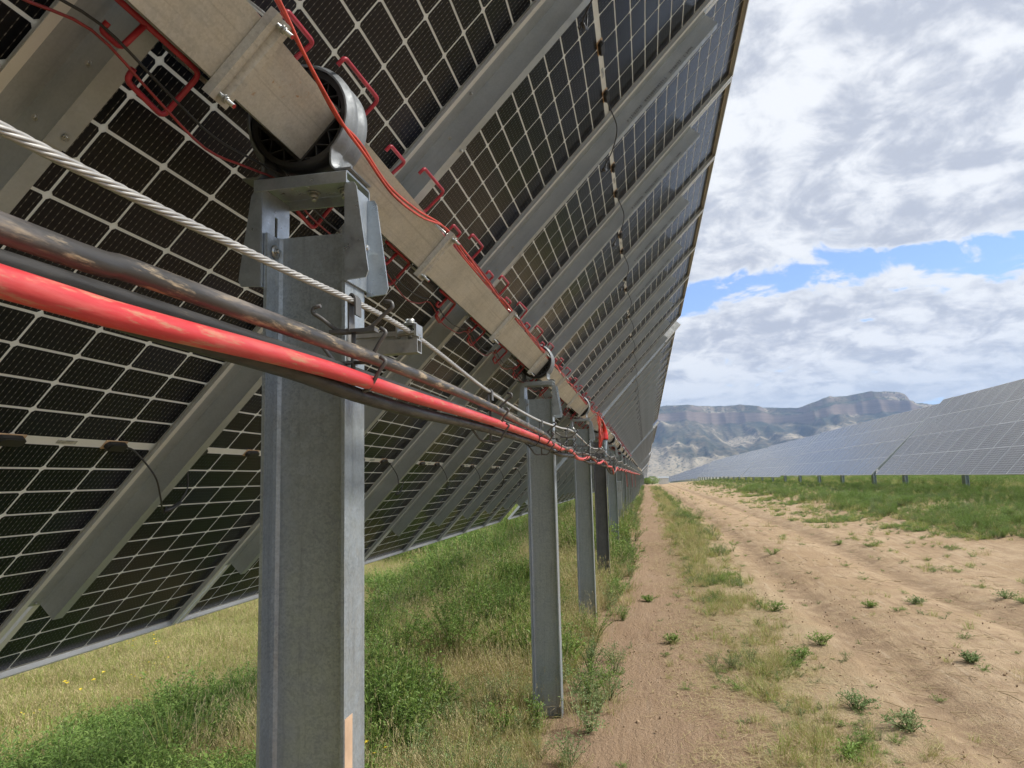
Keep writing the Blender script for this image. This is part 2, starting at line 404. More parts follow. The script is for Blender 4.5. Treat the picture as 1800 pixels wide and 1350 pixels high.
    def build(s, name, mats, parent=None, loc=(0, 0, 0), rot=(0, 0, 0), bevel=0, me_only=False, autosmooth=None):
        if bevel:
            es = [e for e in s.bm.edges if len(e.link_faces) == 2 and e.calc_face_angle(0) > .5]
            bmesh.ops.bevel(s.bm, geom=es, offset=bevel, segments=2, affect='EDGES', profile=.6, clamp_overlap=True)
        bmesh.ops.recalc_face_normals(s.bm, faces=s.bm.faces)
        me = bpy.data.meshes.new(name); s.bm.to_mesh(me); s.bm.free()
        for mname in ([mats] if isinstance(mats, str) else mats): me.materials.append(MATS[mname])
        if me_only: return me
        return place(name, me, parent, loc, rot)
def smooth_path(pts, k=6):
    """Catmull-Rom through pts"""
    P = [Vector(p) for p in pts]; P = [P[0]*2-P[1]]+P+[P[-1]*2-P[-2]]; out = []
    for i in range(1, len(P)-2):
        for j in range(k):
            u = j/k; a, b, c, d = P[i-1], P[i], P[i+1], P[i+2]
            out.append(.5*((2*b)+(c-a)*u+(2*a-5*b+4*c-d)*u*u+(3*b-a-3*c+d)*u**3))
    out.append(P[-2]); return out
def rounded(pts, r, k=5):
    """polyline with corners rounded by radius r"""
    P = [Vector(p) for p in pts]; out = [P[0]]
    for i in range(1, len(P)-1):
        a = (P[i-1]-P[i]); b = (P[i+1]-P[i]); rr = min(r, a.length*.45, b.length*.45)
        p0 = P[i]+a.normalized()*rr; p2 = P[i]+b.normalized()*rr
        for j in range(k+1):
            u = j/k; out.append(p0*(1-u)**2+P[i]*2*u*(1-u)+p2*u*u)
    out.append(P[-1]); return out

# ------------------------------------------------------------------ terrain
def sst(a, b, x):
    u = min(1, max(0, (x-a)/(b-a))); return u*u*(3-2*u)
def gz(x, y):
    z = .16*sst(11, 18, y)
    z += .72*sst(4.6, 12.0, x)
    if y > 125: z -= min(9, (y-125)*.012)
    near = 1-sst(60, 140, y)
    z += near*(-.075*math.exp(-((x-2.05)/.28)**2) - .085*math.exp(-((x-3.95)/.32)**2) + .05*math.exp(-((x-4.55)/.3)**2)*(.5+mnoise.noise((x*.7, y*.35, 2))) + .02*math.exp(-((x-2.7)/.5)**2))
    z += near*(.055*mnoise.noise((x*.35, y*.3, 0))+.028*mnoise.noise((x*1.3, y*1.1, 5))+.012*mnoise.noise((x*4, y*3.5, 9)))
    if x < -3: z += .04*mnoise.noise((x*.2, y*.2, 3))*near
    return z
def axis_samples(lo, hi, d0, g, c):
    out = [c]; d = d0; x = c
    while x < hi: x += d; d *= g; out.append(min(x, hi))
    d = d0; x = c
    while x > lo: x -= d; d *= g; out.insert(0, max(x, lo))
    return out
xs = axis_samples(-9000, 9000, .07, 1.028, 1.2); ys = axis_samples(-400, 9000, .09, 1.024, 3.5)
vs = [(x, y, gz(x, y)) for y in ys for x in xs]; nx = len(xs)
fs = [(j*nx+i, j*nx+i+1, (j+1)*nx+i+1, (j+1)*nx+i) for j in range(len(ys)-1) for i in range(nx-1)]
me = bpy.data.meshes.new('ground'); me.from_pydata(vs, [], fs); me.materials.append(MATS['ground'])
for p_ in me.polygons: p_.use_smooth = True
tag(place('ground', me), 'dirt lane, rutted dirt road and grassy field between the two solar rows', kind='structure')

# ------------------------------------------------------------------ mesa
def interp(T, x):
    if x <= T[0][0]: return T[0][1]
    for (a, u), (b, v) in zip(T, T[1:]):
        if x <= b: return u+(v-u)*sst(a, b, x)*.4+(v-u)*.6*(x-a)/(b-a)
    return T[-1][1]
RIM = [(-2400, 250), (-900, 300), (-260, 330), (-30, 345), (40, 372), (130, 392), (410, 388), (560, 384), (740, 366), (830, 352), (905, 376), (985, 404), (1060, 408), (1180, 422), (1300, 409), (1350, 372), (1450, 352), (1700, 350), (2300, 330), (3600, 300)]
def fbm(x, y, z, o=4):
    a = 1; s_ = 0
    for i in range(o): s_ += a*mnoise.noise((x, y, z)); x *= 2.03; y *= 2.03; a *= .52
    return s_
def mesa_z(x, y):
    top = interp(RIM, x*4000/ max(y, 2500)) if False else interp(RIM, x)
    gul = 1-abs(mnoise.noise((x*.0042, y*.0007, 1.3)))*2
    gul2 = 1-abs(mnoise.noise((x*.011+5, y*.002, 4.1)))*2
    butte = math.exp(-((x-1150)/260)**2)
    rim = 4000-130*gul-45*gul2+150*mnoise.noise((x*.0016, 0, 7))-180*butte
    foot = 2350+220*mnoise.noise((x*.0012, 3, 1))
    u = (y-foot)/(rim-foot)
    if u <= 0: return -9+ 10*fbm(x*.004, y*.004, 2)*sst(-.5, 0, u)
    if u < .93:
        z = top*(.16*u+.54*(u/.93)**2.6)
        gul3 = 1-abs(mnoise.noise((x*.026+3, y*.005, 2.2)))*2
        z += (34*gul*sst(.15, .6, u)+22*gul2*sst(.1, .4, u)+9*gul3*sst(.05, .3, u))*(1-sst(.86, .93, u)*.6)
        z += 22*fbm(x*.006, y*.006, 8)*sst(0, .25, u)*(1-sst(.5, .9, u))
    else:
        zb = top*(.16*.93+.54)+(34*gul+22*gul2)*.4
        k = sst(.93, .975, u); k2 = sst(.985, 1.03, u)
        z = zb+(top*.90-zb)*k+top*.10*k2+ (6*fbm(x*.01, y*.01, 3))*k
    return z
mx = [-2300+i*20 for i in range(115)]+[i*8 for i in range(256)]+[2050+i*24 for i in range(66)]
my = [1900+i*22 for i in range(62)]+[3264+i*9 for i in range(100)]+[4164+i*60 for i in range(14)]
vs = [(x, y, mesa_z(x, y)) for y in my for x in mx]; nx = len(mx)
fs = [(j*nx+i, j*nx+i+1, (j+1)*nx+i+1, (j+1)*nx+i) for j in range(len(my)-1) for i in range(nx-1)]
me = bpy.data.meshes.new('mesa'); me.from_pydata(vs, [], fs); me.materials.append(MATS['mesa_rock'])
for p_ in me.polygons: p_.use_smooth = True
tag(place('mesa_hills', me), 'long flat topped mesa with tan cliffs and pale slopes at the horizon', kind='structure')

# haze: one closed box of thin air round the whole scene
mh = bpy.data.materials.new('haze'); mh.use_nodes = True; th = NT(mh.node_tree)
pv = th.n('ShaderNodeVolumePrincipled', I={'Color': (.42, .62, 1.0, 1), 'Density': .00012, 'Anisotropy': .2})
ho = th.n('ShaderNodeOutputMaterial'); th.nt.links.new(pv.outputs[0], ho.inputs['Volume']); MATS['haze'] = mh
b = MB(); b.box((-9200, -600, -14), (9200, 9200, 470)); tag(b.build('haze', 'haze'), 'thin bluish air in front of the mesa', kind='stuff')

# ------------------------------------------------------------------ solar modules (local axes: u along the row, v up the slope, w out of the underside)
MW, ML, PITCH, DEP = 1.134, 2.278, 1.154, .035
VC = 1.147                                           # |v| of a module's centre
TS, TD = .140, .2475                                 # torque tube side, depth of its underside below the frames
CPU, CPV, GAP = .185, .0931, .008
def cell_centres():
    out = []
    for s in (1, -1):
        for j in range(12):
            for i in range(6): out.append(((i-2.5)*CPU, s*(.0115+CPV*(j+.5))))
    return out
CELLS = cell_centres()
def add_cell(bm, uvl, cx, cy, w0, hw=(CPU-GAP)/2, hh=(CPV-GAP)/2, ch=.0065, th=.0012, mi=0, side=True):
    O = [(-hw+ch, -hh), (hw-ch, -hh), (hw, -hh+ch), (hw, hh-ch), (hw-ch, hh), (-hw+ch, hh), (-hw, hh-ch), (-hw, -hh+ch)]
    top = [bm.verts.new((cx+a, cy+b_, w0+th)) for a, b_ in O]
    f = bm.faces.new(top); f.material_index = mi
    for l, (a, b_) in zip(f.loops, O): l[uvl].uv = (a/(2*hw)+.5, b_/(2*hh)+.5)
    if side:
        bot = [bm.verts.new((cx+a, cy+b_, w0)) for a, b_ in O]
        for i in range(8):
            g = bm.faces.new([top[i], bot[i], bot[(i+1) % 8], top[(i+1) % 8]]); g.material_index = mi
            for l in g.loops: l[uvl].uv = (.02, .02)
def cells_mesh(name, idx, side=True):
    bm = bmesh.new(); uvl = bm.loops.layers.uv.new('UVMap')
    for i in idx: add_cell(bm, uvl, *CELLS[i], -.0280, side=side)
    me = bpy.data.meshes.new(name); bm.to_mesh(me); bm.free(); me.materials.append(MATS['cell_back']); return me
def frame_mb(mb, lip=.028, wall=.0025):
    hu, hv = MW/2, ML/2
    # long sides run full length, short sides butt between them; outer wall, inner bottom lip, top rim
    for s in (-1, 1):
        x0, x1 = sorted((s*hu, s*(hu-wall))); mb.box((x0, -hv, -DEP), (x1, hv, 0))
        x0, x1 = sorted((s*(hu-wall), s*(hu-lip))); mb.box((x0, -hv, -.0022), (x1, hv, 0))
        x0, x1 = sorted((s*(hu-wall), s*(hu-.014))); mb.box((x0, -hv, -DEP), (x1, hv, -DEP+.0015))
        y0, y1 = sorted((s*hv, s*(hv-wall))); mb.box((-hu+wall, y0, -DEP+.0003), (hu-wall, y1, -.0003))
        y0, y1 = sorted((s*(hv-wall), s*(hv-.009))); mb.box((-hu+lip, y0, -.0022), (hu-lip, y1, -.0003))
        y0, y1 = sorted((s*(hv-wall), s*(hv-.014))); mb.box((-hu+.014, y0, -DEP), (hu-.014, y1, -DEP+.0015))
def laminate_bm(bm, uvl, z0=-.0332, z1=-.0280, mi_front=1, mi_back=0):
    hu, hv = MW/2-.003, ML/2-.003
    P = [(-hu, -hv), (hu, -hv), (hu, hv), (-hu, hv)]
    f0 = [bm.verts.new((*p, z0)) for p in P]; f1 = [bm.verts.new((*p, z1)) for p in P]
    m0, m1 = bm.verts.new((-hu, 0, z0)), bm.verts.new((hu, 0, z0))
    for q in ([f0[1], f0[0], m0, m1], [m1, m0, f0[3], f0[2]]):
        F = bm.faces.new(q); F.material_index = mi_front
        for l in F.loops: l[uvl].uv = (l.vert.co.x/CPU+3, (abs(l.vert.co.y)-.0115)/CPV)
    F = bm.faces.new(f1); F.material_index = mi_back
    for i in range(4):
        a = [f0[i], f0[(i+1) % 4], f1[(i+1) % 4], f1[i]]
        if i in (1, 3): a.insert(1, m1 if i == 1 else m0)
        F = bm.faces.new(a); F.material_index = mi_back
mb = MB(); frame_mb(mb); ME_FRAME = mb.build('frame', 'aluminium_frame', me_only=True)
bm = bmesh.new(); uvl = bm.loops.layers.uv.new('UVMap'); laminate_bm(bm, uvl)
ME_LAM = bpy.data.meshes.new('glass_laminate'); bm.to_mesh(ME_LAM); bm.free()
ME_LAM.materials.append(MATS['cell_grid']); ME_LAM.materials.append(MATS['glass_front'])
bm = bmesh.new(); uvl = bm.loops.layers.uv.new('UVMap'); add_cell(bm, uvl, 0, 0, 0)
ME_CELL = bpy.data.meshes.new('cell'); bm.to_mesh(ME_CELL); bm.free(); ME_CELL.materials.append(MATS['cell_back'])
ME_CELLS = cells_mesh('cell_field', range(144)); ME_CELLS_FLAT = cells_mesh('cell_field', range(144), False)
# junction box: hexagonal-plan lid on a wider base with a tan bead of sealant
def jbox_mesh():
    mb = MB(); mb.mi = 1
    mb.box((-.046, -.017, 0), (.046, .017, .0025))
    mb.mi = 0
    prof = [(-.042, -.006), (-.032, -.0145), (.032, -.0145), (.042, -.006), (.042, .006), (.032, .0145), (-.032, .0145), (-.042, .006)]
    mb.prism([(p[0], p[1]) for p in prof], 2, .0025, .016)
    mb.prism([(p[0]*.8, p[1]*.8) for p in prof], 2, .016, .0195)
    return mb.build('junction_box', ['black_polymer', 'seal_bead'], me_only=True)
m_plain('seal_bead', (.52, .36, .22), .6)
ME_JB = jbox_mesh()
mb = MB(); mb.box((-.035, -.0065, 0), (.035, .0065, .0012)); ME_LABEL = mb.build('foil_label', 'label_foil', me_only=True)
def lead_mesh(seed):
    rr = random.Random(seed); d = rr.uniform(-.03, .03)
    mb = MB()
    p = smooth_path([(.04, 0, -.018), (.075, -.004, .0), (.135, -.035-.3*abs(d), .075), (.185, -.11+d*.4, .113), (.235, -.175+d, .122), (.27, -.20+d, .120), (.29, -.19+d, .10)], 6)
    mb.tube(p, .0031, 7)
    e = Vector((.255, -.19+d, .122))
    mb.tube([e, e+Vector((.03, .008, -.002)), e+Vector((.075, .03, -.012))], [.0075, .0085, .006], 9)
    mb.tube(smooth_path([e+Vector((.07, .028, -.012)), e+Vector((.11, .07, -.05)), e+Vector((.10, .13, -.10)), e+Vector((.13, .18, -.13))], 5), .003, 6)
    return mb.build('lead_wire', 'black_cable', me_only=True)
ME_LEAD = [lead_mesh(i) for i in range(4)]

# rail: Z-shaped purlin under each seam; profile in (u, w)
ZR = .078
def rail_mesh(vend=1.87):
    mb = MB()
    prof = [(-.016, .0006), (.036, .0006), (.036, ZR), (.078, ZR), (.078, ZR-.010)]
    # axis 1 = v ; cyclic order for axis 1 is (w, u)
    for a, b_ in ((-vend, vend),):
        line = [(w_, u_) for u_, w_ in prof]
        mb.sheet(line, 1, a, b_, .0026)
    return mb.build('mounting_rail', 'galvanised_rail', me_only=True)
ME_RAIL = rail_mesh()
def rail_plate_mesh():                                # doubled plate on web and flange near the tube
    mb = MB()
    line = [(w_, u_) for u_, w_ in [(.0330, .018), (.0330, ZR+.0032), (.082, ZR+.0032)]]
    mb.sheet(line, 1, -.36, .36, .0026)
    return mb.build('saddle_plate', 'galvanised_rail', me_only=True)
ME_PLATE = rail_plate_mesh()
def rail_screws_mesh():
    mb = MB()
    for s in (-1, 1):
        for (u_, v_, w_, ax, sg) in ((.0325, .34, .035, 0, -1), (.062, .335, ZR+.006, 2, 1), (.004, .50, .003, 2, 1), (.006, 1.855, .003, 2, 1), (.0325, .20, .05, 0, -1)):
            mb.bolt((u_, s*v_, w_), ax, .0045, sg)
    return mb.build('rail_screws', 'bolt_zinc', me_only=True)
ME_SCREWS = rail_screws_mesh()
# saddle block between rail and tube, then the strap channel under the tube with two threaded rods
mb = MB(); mb.box((.018, -.075, ZR+.009), (.112, .075, TD-TS-.001)); ME_SADDLE = mb.build('tube_saddle', 'galvanised_rail', me_only=True)
def clamp_mesh():
    mb = MB()
    # inverted channel across the tube: profile in (w,u) extruded along v
    pr = [(TD+.001, .062), (TD+.018, .066), (TD+.018, .080), (TD+.006, .088), (TD+.006, .096), (TD+.018, .104), (TD+.018, .118), (TD+.001, .122)]
    mb.sheet(pr, 1, -.098, .098, .004)
    return mb.build('tube_clamp', 'galvanised_tube', me_only=True)
ME_CLAMP = clamp_mesh()
def clamp_bolts_mesh():
    mb = MB()
    for s in (-1, 1):
        c = Vector((.093, s*.083, 0))
        mb.tube([c+Vector((0, 0, ZR+.01)), c+Vector((0, 0, TD+.050))], .0045, 10)
        mb.tube([c+Vector((0, 0, TD+.0245)), c+Vector((0, 0, TD+.032))], .0075, 6)
        mb.tube([c+Vector((0, 0, TD+.0235)), c+Vector((0, 0, TD+.0255))], .0092, 14)
        mb.mi = 1; mb.tube([c+Vector((0, 0, TD+.050)), c+Vector((0, 0, TD+.0505))], .0040, 10); mb.mi = 0
    return mb.build('clamp_bolts', ['bolt_zinc', 'thread_red'], me_only=True)
ME_CBOLT = clamp_bolts_mesh()
def code_mesh():
    cu = bpy.data.curves.new('code', 'FONT'); cu.body = 'P 23/0274R   R95500218231 L   20/06/22   L 5MM'
    cu.size = .019; cu.space_character = 1.25; cu.extrude = .0001
    o = bpy.data.objects.new('code', cu); COL.objects.link(o)
    dg = bpy.context.evaluated_depsgraph_get(); me = bpy.data.meshes.new_from_object(o.evaluated_get(dg))
    bpy.data.objects.remove(o); me.name = 'stencilled_code'; me.materials.clear(); me.materials.append(MATS['ink'])
    # X = +v, Y = -w, Z = -u
    me.transform(Matrix(((0, 0, -1, 0), (1, 0, 0, 0), (0, -1, 0, 0), (0, 0, 0, 1))))
    return me
ME_CODE = code_mesh()

def table_matrix(ax, az, tau, y0):
    c, s = math.cos(tau), math.sin(tau)
    return Matrix(((0, c, s, ax), (1, 0, 0, y0), (0, s, -c, az), (0, 0, 0, 1)))
TAU = .8193; AX, AZ = -.8743, .9519+EYE
U0 = .958                                             # y of the first seam seen in the photograph
T1 = table_matrix(AX, AZ, TAU, U0)

def rail_set(root, u, near, code=False, end=0):
    o = place('mounting_rail', ME_RAIL, root, (u, 0, 0))
    if near:
        place('saddle_plate', ME_PLATE, o); tag(place('screws', ME_SCREWS, o), kind='stuff')
        if code:
            place('stencilled_code', ME_CODE, o, (.0328, 1.20, .066))
    if near:
        place('tube_saddle', ME_SADDLE, root, (u, 0, 0))
        c = place('tube_clamp', ME_CLAMP, root, (u, 0, 0)); place('clamp_bolts', ME_CBOLT, c)
def tube_obj(root, a, b_):
    mb = MB(); h = TS/2
    mb.box((a, -h, TD-TS), (b_, h, TD))
    return mb.build('torque_tube', 'galvanised_tube', root, bevel=.012)

# near table: 20 modules a side, seams at u = k*PITCH, k = -9 .. 9 (k=0 is U0)
t1 = empty('solar_table', mat=T1)
tag(t1, 'nearest tilted solar table seen from below, leaning over the posts and dirt lane', 'solar table', 'tracker tables of the near row')
K0, K1 = -10, 9
tube_obj(t1, K0*PITCH-.25, K1*PITCH+.18)
cand = []
for k in range(K0, K1):
    for s in (-1, 1):
        for ci, (cx, cy) in enumerate(CELLS):
            P = T1 @ Vector((k*PITCH+PITCH/2+cx, s*VC+cy, -.027)); q = project(*P)
            if q and -20 < q[0] < 1820 and -20 < q[1] < 1370:
                n = Vector((math.sin(TAU), 0, -math.cos(TAU)))
                dv = (Vector((0, 0, EYE))-P); area = dv.normalized().dot(n)/q[2]**2
                # cells behind the first post or the torque tube show less
                if 460 < q[0] < 640 and q[1] > 420: continue
                cand.append((area, k, s, ci))
cand.sort(reverse=True); single = {}
for a_, k, s, ci in cand[:300]: single.setdefault((k, s), []).append(ci)
for k in range(K0, K1):
    for s in (-1, 1):
        mo = empty('solar_module', (k*PITCH+PITCH/2, s*VC, 0), t1)
        place('frame', ME_FRAME, mo); place('glass_laminate', ME_LAM, mo)
        sel = single.get((k, s))
        if sel:
            for ci in sel: place('cell', ME_CELL, mo, (CELLS[ci][0], CELLS[ci][1], -.0280))
            rest = [i for i in range(144) if i not in set(sel)]
            if rest: tag(place('cell_field', cells_mesh('cell_field', rest), mo), kind='stuff')
        else: tag(place('cell_field', ME_CELLS, mo), kind='stuff')
        for j, x in enumerate((-.36, .0, .375)):
            if k >= -2: place('junction_box', ME_JB, mo, (x, 0, -.0268))
        if k >= -2:
            place('foil_label', ME_LABEL, mo, (.19, 0, -.0268))
            place('lead_wire', ME_LEAD[(k*2+(s > 0)) % 4], mo, (.375, 0, 0))
for k in range(K0, K1+1):
    rail_set(t1, k*PITCH, k >= -3, k in (2, 3, 4, 5))

# further tables of the same row, 19 modules long, each set at its own slight angle
def whole_module_mesh(name):
    mb = MB(); frame_mb(mb); bm = mb.bm; uvl = bm.loops.layers.uv.new('UVMap')
    laminate_bm(bm, uvl, mi_front=2, mi_back=1)
    for c in CELLS: add_cell(bm, uvl, *c, -.0280, mi=3, side=False)
    me = bpy.data.meshes.new(name); bm.normal_update(); bm.to_mesh(me); bm.free()
    for n in ('aluminium_frame', 'cell_grid', 'glass_front', 'cell_back'): me.materials.append(MATS[n])
    return me
ME_WHOLE = whole_module_mesh('solar_module')
ORD = ['second', 'third', 'fourth', 'fifth', 'sixth']
NS = 19
for ti, (y0, dt, dx, dz) in enumerate([(11.98, .8, .0, .02), (34.2, -.3, .03, .05), (56.5, .5, -.03, .07), (78.7, -.4, .04, .07), (101, .2, .02, .05)]):
    Tm = table_matrix(AX+dx, AZ+dz, TAU+R(dt), y0); root = empty('solar_table', mat=Tm)
    tag(root, '%s solar table of the near row, beyond the %s gap' % (ORD[ti], ['first', 'second', 'third', 'fourth', 'fifth'][ti]), 'solar table', 'tracker tables of the near row')
    tube_obj(root, -.18, (NS-1)*PITCH+.18)
    for v0, v1 in ((1.875, 2.28),):
        mb = MB(); mb.box((-.020, v0, -DEP), (-.016, v1, .075)); mb.box((-.016, v0, .071), (.03, v1, .075)); mb.build('end_plate', 'white_paint', root)
    for k in range(NS-1):
        for s in (-1, 1):
            if ti == 0:
                mo = empty('solar_module', (k*PITCH+PITCH/2, s*VC, 0), root)
                place('frame', ME_FRAME, mo); place('glass_laminate', ME_LAM, mo); tag(place('cell_field', ME_CELLS_FLAT, mo), kind='stuff')
                place('lead_wire', ME_LEAD[k % 4], mo, (.375, 0, 0))
            else: place('solar_module', ME_WHOLE, root, (k*PITCH+PITCH/2, s*VC, 0))
    for k in range(NS): rail_set(root, k*PITCH, ti == 0 and k < 6)

# ------------------------------------------------------------------ posts of the near row
PX = -.7266; TCZ = .833+EYE; LEAN = .0288
TCX = -.747
def ibeam(mb, d, bf, tf, tw, z0, z1, fil=.012):
    h, w_, t_ = d/2, bf/2, tw/2
    q = [(-h, -w_), (-h+tf, -w_), (-h+tf, -t_-fil), (-h+tf+fil*.3, -t_-fil*.3), (-h+tf+fil, -t_), (h-tf-fil, -t_), (h-tf-fil*.3, -t_-fil*.3), (h-tf, -t_-fil), (h-tf, -w_), (h, -w_),
         (h, w_), (h-tf, w_), (h-tf, t_+fil), (h-tf-fil, t_), (-h+tf+fil, t_), (-h+tf, t_+fil), (-h+tf, w_), (-h, w_)]
    mb.prism(q, 2, z0, z1)
PTOP = 2.215
mb = MB(); ibeam(mb, .196, .104, .0075, .006, -.5, PTOP); ME_BEAM = mb.build('steel_beam', 'galvanised_post', bevel=.0012, me_only=True)
ME_BEAM_DARK = ME_BEAM.copy(); ME_BEAM_DARK.materials[0] = MATS['galvanised_dark']
def side_bracket_mesh(sg):
    """channel bolted flat on the flange, its two tapered wings standing outwards, a slotted web"""
    mb = MB(); x0 = .0995; th = .005; yb = .060
    zt, zb = 2.318, 2.088
    def X(x): return sg*x
    # web in strips round a slot
    for (ya, yc, za, zc) in ((-yb, -.006, zb, zt), (.006, yb, zb, zt), (-.006, .006, zb, zb+.10), (-.006, .006, zt-.05, zt)):
        mb.box((min(X(x0), X(x0+th)), ya, za), (max(X(x0), X(x0+th)), yc, zc))
    for s in (-1, 1):
        o_t, o_b = x0+.028, x0+.056
        zb2 = zb-.0 if s < 0 else zb-.012
        pr = [(X(x0+th*.5), zt-.008), (X(o_t-.006), zt-.008), (X(o_t), zt-.018), (X(o_b), zb2+.018), (X(o_b-.006), zb2+.004), (X(x0+th*.5), zb2)]
        ya = s*yb; yc = s*(yb-th)
        # prism along y (axis 1: cyclic (z,x))
        mb.prism([(z, x) for x, z in pr], 1, min(ya, yc)+(.0005 if s > 0 else -.0005), max(ya, yc)+(.0005 if s > 0 else -.0005))
    return mb.build('side_bracket', 'galvanised_bright', me_only=True, bevel=.0012)
ME_SBR, ME_SBL = side_bracket_mesh(1), side_bracket_mesh(-1)
def top_plate_mesh():
    mb = MB()
    # bent channel: profile in (y,z) for axis 0
    mb.sheet([(-.066, 2.308), (-.066, 2.334), (-.060, 2.338), (.060, 2.338), (.066, 2.334), (.066, 2.308)], 0, -.118, .106, -.005)
    return mb.build('top_plate', 'galvanised_bright', me_only=True, bevel=.001)
ME_TOP = top_plate_mesh()
def post_bolts_mesh():
    mb = MB()
    for x in (-.045, -.005):
        mb.bolt((x, -.028, 2.332), 2, .0075, -1, .004); mb.bolt((x+.01, -.02, 2.339), 2, .007, 1)
    for x in (-.02, .058):
        mb.bolt((x, .03, 2.332), 2, .0105, -1, .008); mb.bolt((x, .03, 2.339), 2, .008, 1)
    mb.tube([(-.0895, -.022, 2.178), (-.0855, -.022, 2.178), (-.0835, -.022, 2.178)], [.016, .0155, .008], 16)
    mb.bolt((-.0836, -.022, 2.178), 0, .006, 1)
    mb.bolt((.1045, -.012, 2.172), 0, .0105, 1, .020); mb.bolt((.1045, .018, 2.185), 0, .008, 1, .008)
    mb.bolt((-.1045, -.012, 2.172), 0, .0105, -1, .016)
    return mb.build('bolts', 'bolt_zinc', me_only=True)
ME_PB = post_bolts_mesh()
CX, CZ = TCX-PX, TCZ                                  # tube centre in the post's own axes
def strap_mesh():
    """two-ridged steel strap bent round the bearing and down to two feet"""
    R0 = .119; path = []; base = 2.339
    a0 = R(-46)
    end = Vector((CX+R0*math.cos(a0), CZ+R0*math.sin(a0)))
    neck = .083
    right = [(CX+neck+.05, base+.004), (CX+neck+.010, base+.004), (CX+neck, base+.016), (CX+neck-.002, base+.03)]
    P = list(right)
    N = 44
    for i in range(N+1):
        a = a0+(math.pi*2-2*(a0+math.pi/2)-0)*i/N if False else a0+(math.pi-2*a0)*i/N
        P.append((CX+R0*math.cos(a), CZ+R0*math.sin(a)))
    P += [(2*CX-x, z) for x, z in right[::-1]]
    P = [Vector((x, 0, z)) for x, z in P]; P = rounded(P[:6], .02, 3)[:-1]+P[5:-5]+rounded(P[-6:], .02, 3)
    prof = [(-.056, 0), (-.046, .001), (-.040, .008), (-.034, .011), (-.022, .011), (-.015, .008), (-.009, .001), (.009, .001), (.015, .008), (.022, .011), (.034, .011), (.040, .008), (.046, .001), (.056, 0)]
    mb = MB(); bm = mb.bm; cen = Vector((CX, 0, CZ)); rows = []
    for side in (0, .004):
        rr = []
        for i, p in enumerate(P):
            d = (P[min(i+1, len(P)-1)]-P[max(i-1, 0)]).normalized(); nn = Vector((d.z, 0, -d.x))
            flat = min(1, max(0, min(i, len(P)-1-i)-1)/4)
            rr.append([bm.verts.new(p+nn*(q*flat+side)+Vector((0, y, 0))) for y, q in prof])
        rows.append(rr)
    n, mN = len(P), len(prof)
    for i in range(n-1):
        for j in range(mN-1):
            mb.face([rows[0][i][j], rows[0][i+1][j], rows[0][i+1][j+1], rows[0][i][j+1]], True)
            mb.face([rows[1][i][j], rows[1][i][j+1], rows[1][i+1][j+1], rows[1][i+1][j]], True)
        for j in (0, mN-1): mb.face([rows[0][i][j], rows[0][i+1][j], rows[1][i+1][j], rows[1][i][j]])
    for i in (0, n-1):
        for j in range(mN-1): mb.face([rows[0][i][j], rows[0][i][j+1], rows[1][i][j+1], rows[1][i][j]])
    return mb.build('bearing_strap', 'galvanised_strap', me_only=True)
ME_STRAP = strap_mesh()
def bush_mesh():
    """black moulded ring: rim, square socket round the tube and a truss of ribs"""
    mb = MB(); bm = mb.bm; cen = Vector((CX, 0, CZ))
    def ring(ro, ri, y0, y1, n=48):
        vs_ = []
        for i in range(n):
            a = 2*math.pi*i/n; c, s = math.cos(a), math.sin(a)
            vs_.append([bm.verts.new(cen+Vector((r*c, y, r*s))) for r, y in ((ro, y0), (ro, y1), (ri, y1), (ri, y0))])
        for i in range(n):
            A, B = vs_[i], vs_[(i+1) % n]
            for j in range(4): mb.face([A[j], A[(j+1) % 4], B[(j+1) % 4], B[j]], j in (0, 2))
    ring(.1175, .106, -.046, .046)
    ring(.107, .070, -.006, .006)
    M = Matrix.Translation(cen) @ Matrix.Rotation(-TAU, 4, 'Y')
    h = TS/2
    for s in (-1, 1):
        mb.box((s*h if s > 0 else s*(h+.007), -.045, -h-.007), (s*(h+.007) if s > 0 else s*h, .045, h+.007), M)
        mb.box((-h, -.045, s*h if s > 0 else s*(h+.007)), (h, .045, s*(h+.007) if s > 0 else s*h), M)
    # zig-zag ribs in the four segments
    for q in range(4):
        Q = M @ Matrix.Rotation(q*math.pi/2, 4, 'Y')
        xs_ = [-.062+i*.0207 for i in range(7)]; prev = None
        for i, x in enumerate(xs_):
            zi = h+.007; zo = math.sqrt(max(.1065**2-x*x, 0))
            pt = (x, zi if i % 2 == 0 else zo)
            if prev:
                d = Vector((pt[0]-prev[0], pt[1]-prev[1])); L = d.length; ang = math.atan2(d.y, d.x)
                B = Q @ Matrix.Translation((prev[0], 0, prev[1])) @ Matrix.Rotation(-ang, 4, 'Y')
                mb.box((0, -.043, -.0014), (L, .043, .0014), B)
            prev = pt
    return mb.build('bearing_bush', 'black_polymer', me_only=True)
ME_BUSH = bush_mesh()
ARMZ = 1.925
